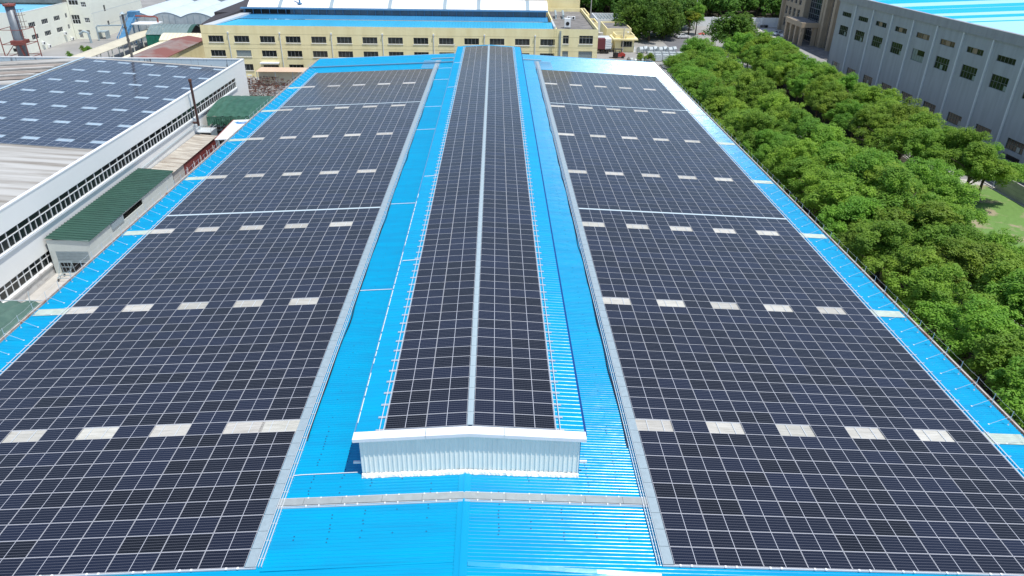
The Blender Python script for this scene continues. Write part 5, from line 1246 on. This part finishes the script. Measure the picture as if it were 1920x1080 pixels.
for k in range(49): b = MB(); b.box(39.04, 39.2, 26+3*k, 26.14+3*k, G, G+2.5); link('post', b, mat('blue_post', (.03, .08, .2), .5) if k == 0 else bpy.data.materials['blue_post'], t)

# ================================================================ TREES
def leafcrown(name, seed, Rr, Hh, nb, nl, ls, m):
    """crown made of many small leaf faces in irregular clumps; centre at z=0..Hh"""
    rnd = random.Random(seed); V = []; Fc = []
    blobs = []
    for i in range(nb):
        a = rnd.uniform(0, 2*math.pi); h = rnd.random(); rr = Rr*math.sqrt(rnd.random())*(.86 if h < .75 else .6)*(1-.25*abs(h-.45))
        r = rnd.uniform(.30, .50)*Rr*(1-.22*h)
        blobs.append((rr*math.cos(a), rr*math.sin(a), Hh*(.14+.74*h*(1-.35*(rr/Rr)**2)), r))
    blobs.append((0, 0, Hh*.82, .36*Rr)); tot = sum(q[3]**2 for q in blobs)
    for bx, by, bz, r in blobs:
        cnt = int(nl*r*r/tot); sub = []
        for s_ in range(14):     # sprigs inside each clump
            d = Vector((rnd.gauss(0, 1), rnd.gauss(0, 1), rnd.gauss(.25, .8))).normalized(); sub.append((d*r*rnd.uniform(.6, .85), r*rnd.uniform(.3, .46)))
        for i in range(cnt):
            c0, sr = rnd.choice(sub); d = Vector((rnd.gauss(0, 1), rnd.gauss(0, 1), rnd.gauss(.35, .8))).normalized()
            p = Vector((bx, by, bz))+c0+d*sr*rnd.uniform(.5, 1.05)*Vector((1, 1, .8)).length/1.62
            nrm = (d*.8+Vector((rnd.gauss(0, .38), rnd.gauss(0, .38), rnd.uniform(.2, 1.0)))).normalized()
            x = nrm.orthogonal().normalized(); x = Matrix.Rotation(rnd.uniform(0, 6.28), 3, nrm) @ x; y = nrm.cross(x); s2 = ls*rnd.uniform(.65, 1.3)
            k = len(V); V += [tuple(p-x*s2*.5), tuple(p-y*s2*.3), tuple(p+x*s2*.5), tuple(p+y*s2*.3)]; Fc.append((k, k+1, k+2, k+3))
    me = bpy.data.meshes.new(name); me.from_pydata(V, [], Fc); me.materials.append(m); me.update(); return me
def trunkmesh(name, seed, h, Rr):
    rnd = random.Random(seed); b = MB(); b.tube([(0, 0, 0), (.06, .03, h*.3), (0, .05, h*.62)], [.22, .17, .12], 8)
    for i in range(6):
        a = i*1.05+rnd.random(); z0 = h*rnd.uniform(.3, .55); l = Rr*rnd.uniform(.5, .85)
        b.tube([(0, 0, z0), (l*.45*math.cos(a), l*.45*math.sin(a), z0+l*.55), (l*math.cos(a), l*math.sin(a), z0+l*.95)], [.1, .07, .025], 6)
    me = bpy.data.meshes.new(name); me.from_pydata(b.v, [], b.f); me.materials.append(M_trunk); return me
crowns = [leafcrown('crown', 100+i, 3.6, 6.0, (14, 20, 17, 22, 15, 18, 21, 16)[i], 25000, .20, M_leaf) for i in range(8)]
crownsd = [leafcrown('crown', 200+i, 5.2, 9.0, 26, 9000, .50, M_leafd) for i in range(4)]
crowny = leafcrown('crown', 300, 2.6, 4.0, 12, 3500, .42, M_leafy)
trunks = [trunkmesh('trunk', 400+i, 9.5, 3.6) for i in range(3)]
rt_ = random.Random(77)
def tree(x, y, h, lab, grp, cr=None, sc=1.0, base=6.0, name='camphor_tree', Hn=9.6):
    t = thing(name, lab, 'tree', (x, y, G), grp)
    k = h/Hn
    o = bpy.data.objects.new('crown', cr or rt_.choice(crowns)); COL.objects.link(o); o.parent = t; o.location = (0, 0, h-base*k*1.0)
    o.scale = (sc*rt_.uniform(.88, 1.16), sc*rt_.uniform(.88, 1.16), k*rt_.uniform(.92, 1.08)); o.rotation_euler = (rt_.uniform(-.1, .1), rt_.uniform(-.1, .1), rt_.uniform(0, 6.28))
    o = bpy.data.objects.new('trunk', rt_.choice(trunks)); COL.objects.link(o); o.parent = t; o.scale = (sc, sc, k); o.rotation_euler.z = rt_.uniform(0, 6.28)
    return t
def row(x0, ya, yb, st, hm, lab, grp, sc=1.0, jx=.6):
    y = ya; i = 1
    while y < yb:
        tree(x0+rt_.uniform(-jx, jx), y+rt_.uniform(-.5, .5), hm+rt_.uniform(-1.0, .8), f'{lab}, {ordn(i)} from the near end', grp, sc=sc*rt_.uniform(.92, 1.1)); y += st; i += 1
row(43.6, 28, 168, 4.9, 8.7, 'leafy green tree next to the factory eave', 'trees in the row next to the factory eave', 1.2)
row(50.6, 25, 180, 4.9, 9.6, 'leafy green tree, second row from the factory', 'trees in the second row from the factory', 1.28)
row(54.4, 50, 100, 5.6, 8.8, 'leafy green tree, short third row near the grass', 'trees in the short third row near the grass', 1.0)
row(65.6, 104, 198, 4.8, 8.8, 'leafy tree just beyond the gap between tree rows', 'trees in the row beyond the gap', 1.08)
row(70.8, 97, 196, 4.8, 9.6, 'leafy tree in front of the grey building', 'trees in front of the grey building', 1.25)
for x, y, h, s_, lab in ((52.5, 184.5, 9.0, 1.1, 'green tree nearest to the road end, beside the wrapped crates'), (69.6, 217, 10.8, 1.62, 'large round dark tree left of the gate hut'), (74.6, 222, 10.0, 1.4, 'bushy dark tree behind the large round tree, nearer the forecourt'),
        (60.2, 90.5, 8.6, 1.05, 'green tree in the gap beside the grass, farther of two'), (59.0, 83.5, 8.8, 1.0, 'green tree in the gap beside the grass, nearer of two'), (73.4, 98.6, 8.2, .9, 'leaning green tree at the corner of the grass and the paving'),
        (72.0, 206, 8.0, .95, 'small green tree left of the trees by the beige block')):
    tree(x, y, h, lab, 'trees by the forecourt', cr=crownsd[int(x) % 4] if s_ > 1.15 else None, sc=s_*.8 if s_ > 1.15 else s_*1.2, base=9.0*.95 if s_ > 1.15 else 6)
big = [(44.5, 238, 12), (50.0, 235, 13), (55.5, 239.5, 13), (51, 247, 14), (45, 250, 13.5), (58.5, 248, 13), (62, 257, 13), (54, 260, 14), (47, 262, 14), (66.5, 262, 12)]
for i, (x, y, h) in enumerate(big): tree(x, y, h, f'big dark leafy tree behind the guardhouse yard, {ordn(i+1)} counting from the left', 'big dark trees behind the yard', cr=crownsd[i % 4], sc=1.12, base=10.4, name='broadleaf_tree', Hn=11.5)
tree(65.4, 246.5, 8.5, 'tree with bright yellow new leaves beside the road', 'trees by the road', cr=crowny, sc=1.3, base=4.5, Hn=8.5)
tree(68.6, 250, 9.5, 'green tree right behind the yellow leaved tree', 'trees by the road')
tree(-77.6, 232, 9.6, 'round dark green tree left of the yellow building roof', 'single trees', cr=crownsd[1], sc=.72, base=8.6, Hn=9.6)
# shrubs
for x, y, s_, lab in ((44.0, 202.0, .42, 'brownish shrub beside the wrapped crates, right one'), (41.6, 203.0, .38, 'brownish shrub beside the wrapped crates, left one'), (-109.8, 205.5, .35, 'small round green bush on the paving before the covered walkway'), (-112.6, 208.0, .28, 'thin sparse sapling beside the small round bush'), (-112.2, 200.0, .26, 'tiny dark bush at the near end of the paving'), (102.0, 209.5, .45, 'dark shrub at the foot of the beige office block'), (100.3, 251, .3, 'small potted shrub by the white cars')):
    t = thing('shrub', lab, 'shrub', (x, y, G)); o = bpy.data.objects.new('foliage', crowns[int(abs(x)) % 8]); COL.objects.link(o); o.parent = t; o.scale = (s_, s_, s_)
    o = bpy.data.objects.new('stem', trunks[0]); COL.objects.link(o); o.parent = t; o.scale = (s_*.5, s_*.5, s_*.5)
# far woodland
V = []; Fc = []; rw = random.Random(5)
src = [leafcrown('w', 500+i, 5.4, 9.5, 22, 1500, 1.0, M_leafd) for i in range(4)]
pos = []
yy = 283
while yy < 420:
    xx = -5 if yy > 300 else 28
    while xx < 150: pos.append((xx+rw.uniform(-2.5, 2.5), yy+rw.uniform(-2.5, 2.5))); xx += 7.5
    yy += 7.5
for x, y in pos:
    me = rw.choice(src); k = len(V); a = rw.uniform(0, 6.28); ca, sa = math.cos(a), math.sin(a); s_ = rw.uniform(.85, 1.2); dz = G+rw.uniform(2.2, 3.4)
    for v in me.vertices: V.append((x+s_*(v.co.x*ca-v.co.y*sa), y+s_*(v.co.x*sa+v.co.y*ca), dz+s_*v.co.z))
    Fc += [tuple(i+k for i in p.vertices) for p in me.polygons]
me = bpy.data.meshes.new('woodland'); me.from_pydata(V, [], Fc); me.materials.append(M_leafd); o = bpy.data.objects.new('woodland', me); COL.objects.link(o)
o['kind'] = 'stuff'; o['label'] = 'dense dark green woodland filling the far background at the top right'; o['category'] = 'woodland'
for me in src: bpy.data.meshes.remove(me)
b = MB()
for x, y in pos[:60]: b.tube([(x, y, G), (x+.2, y, G+5)], [.3, .18], 6)
link('woodland_trunks', b, M_trunk, kind='stuff', fixn=False, loc=(60, 290, G), label='dark trunks along the near edge of the far woodland', category='trunks')
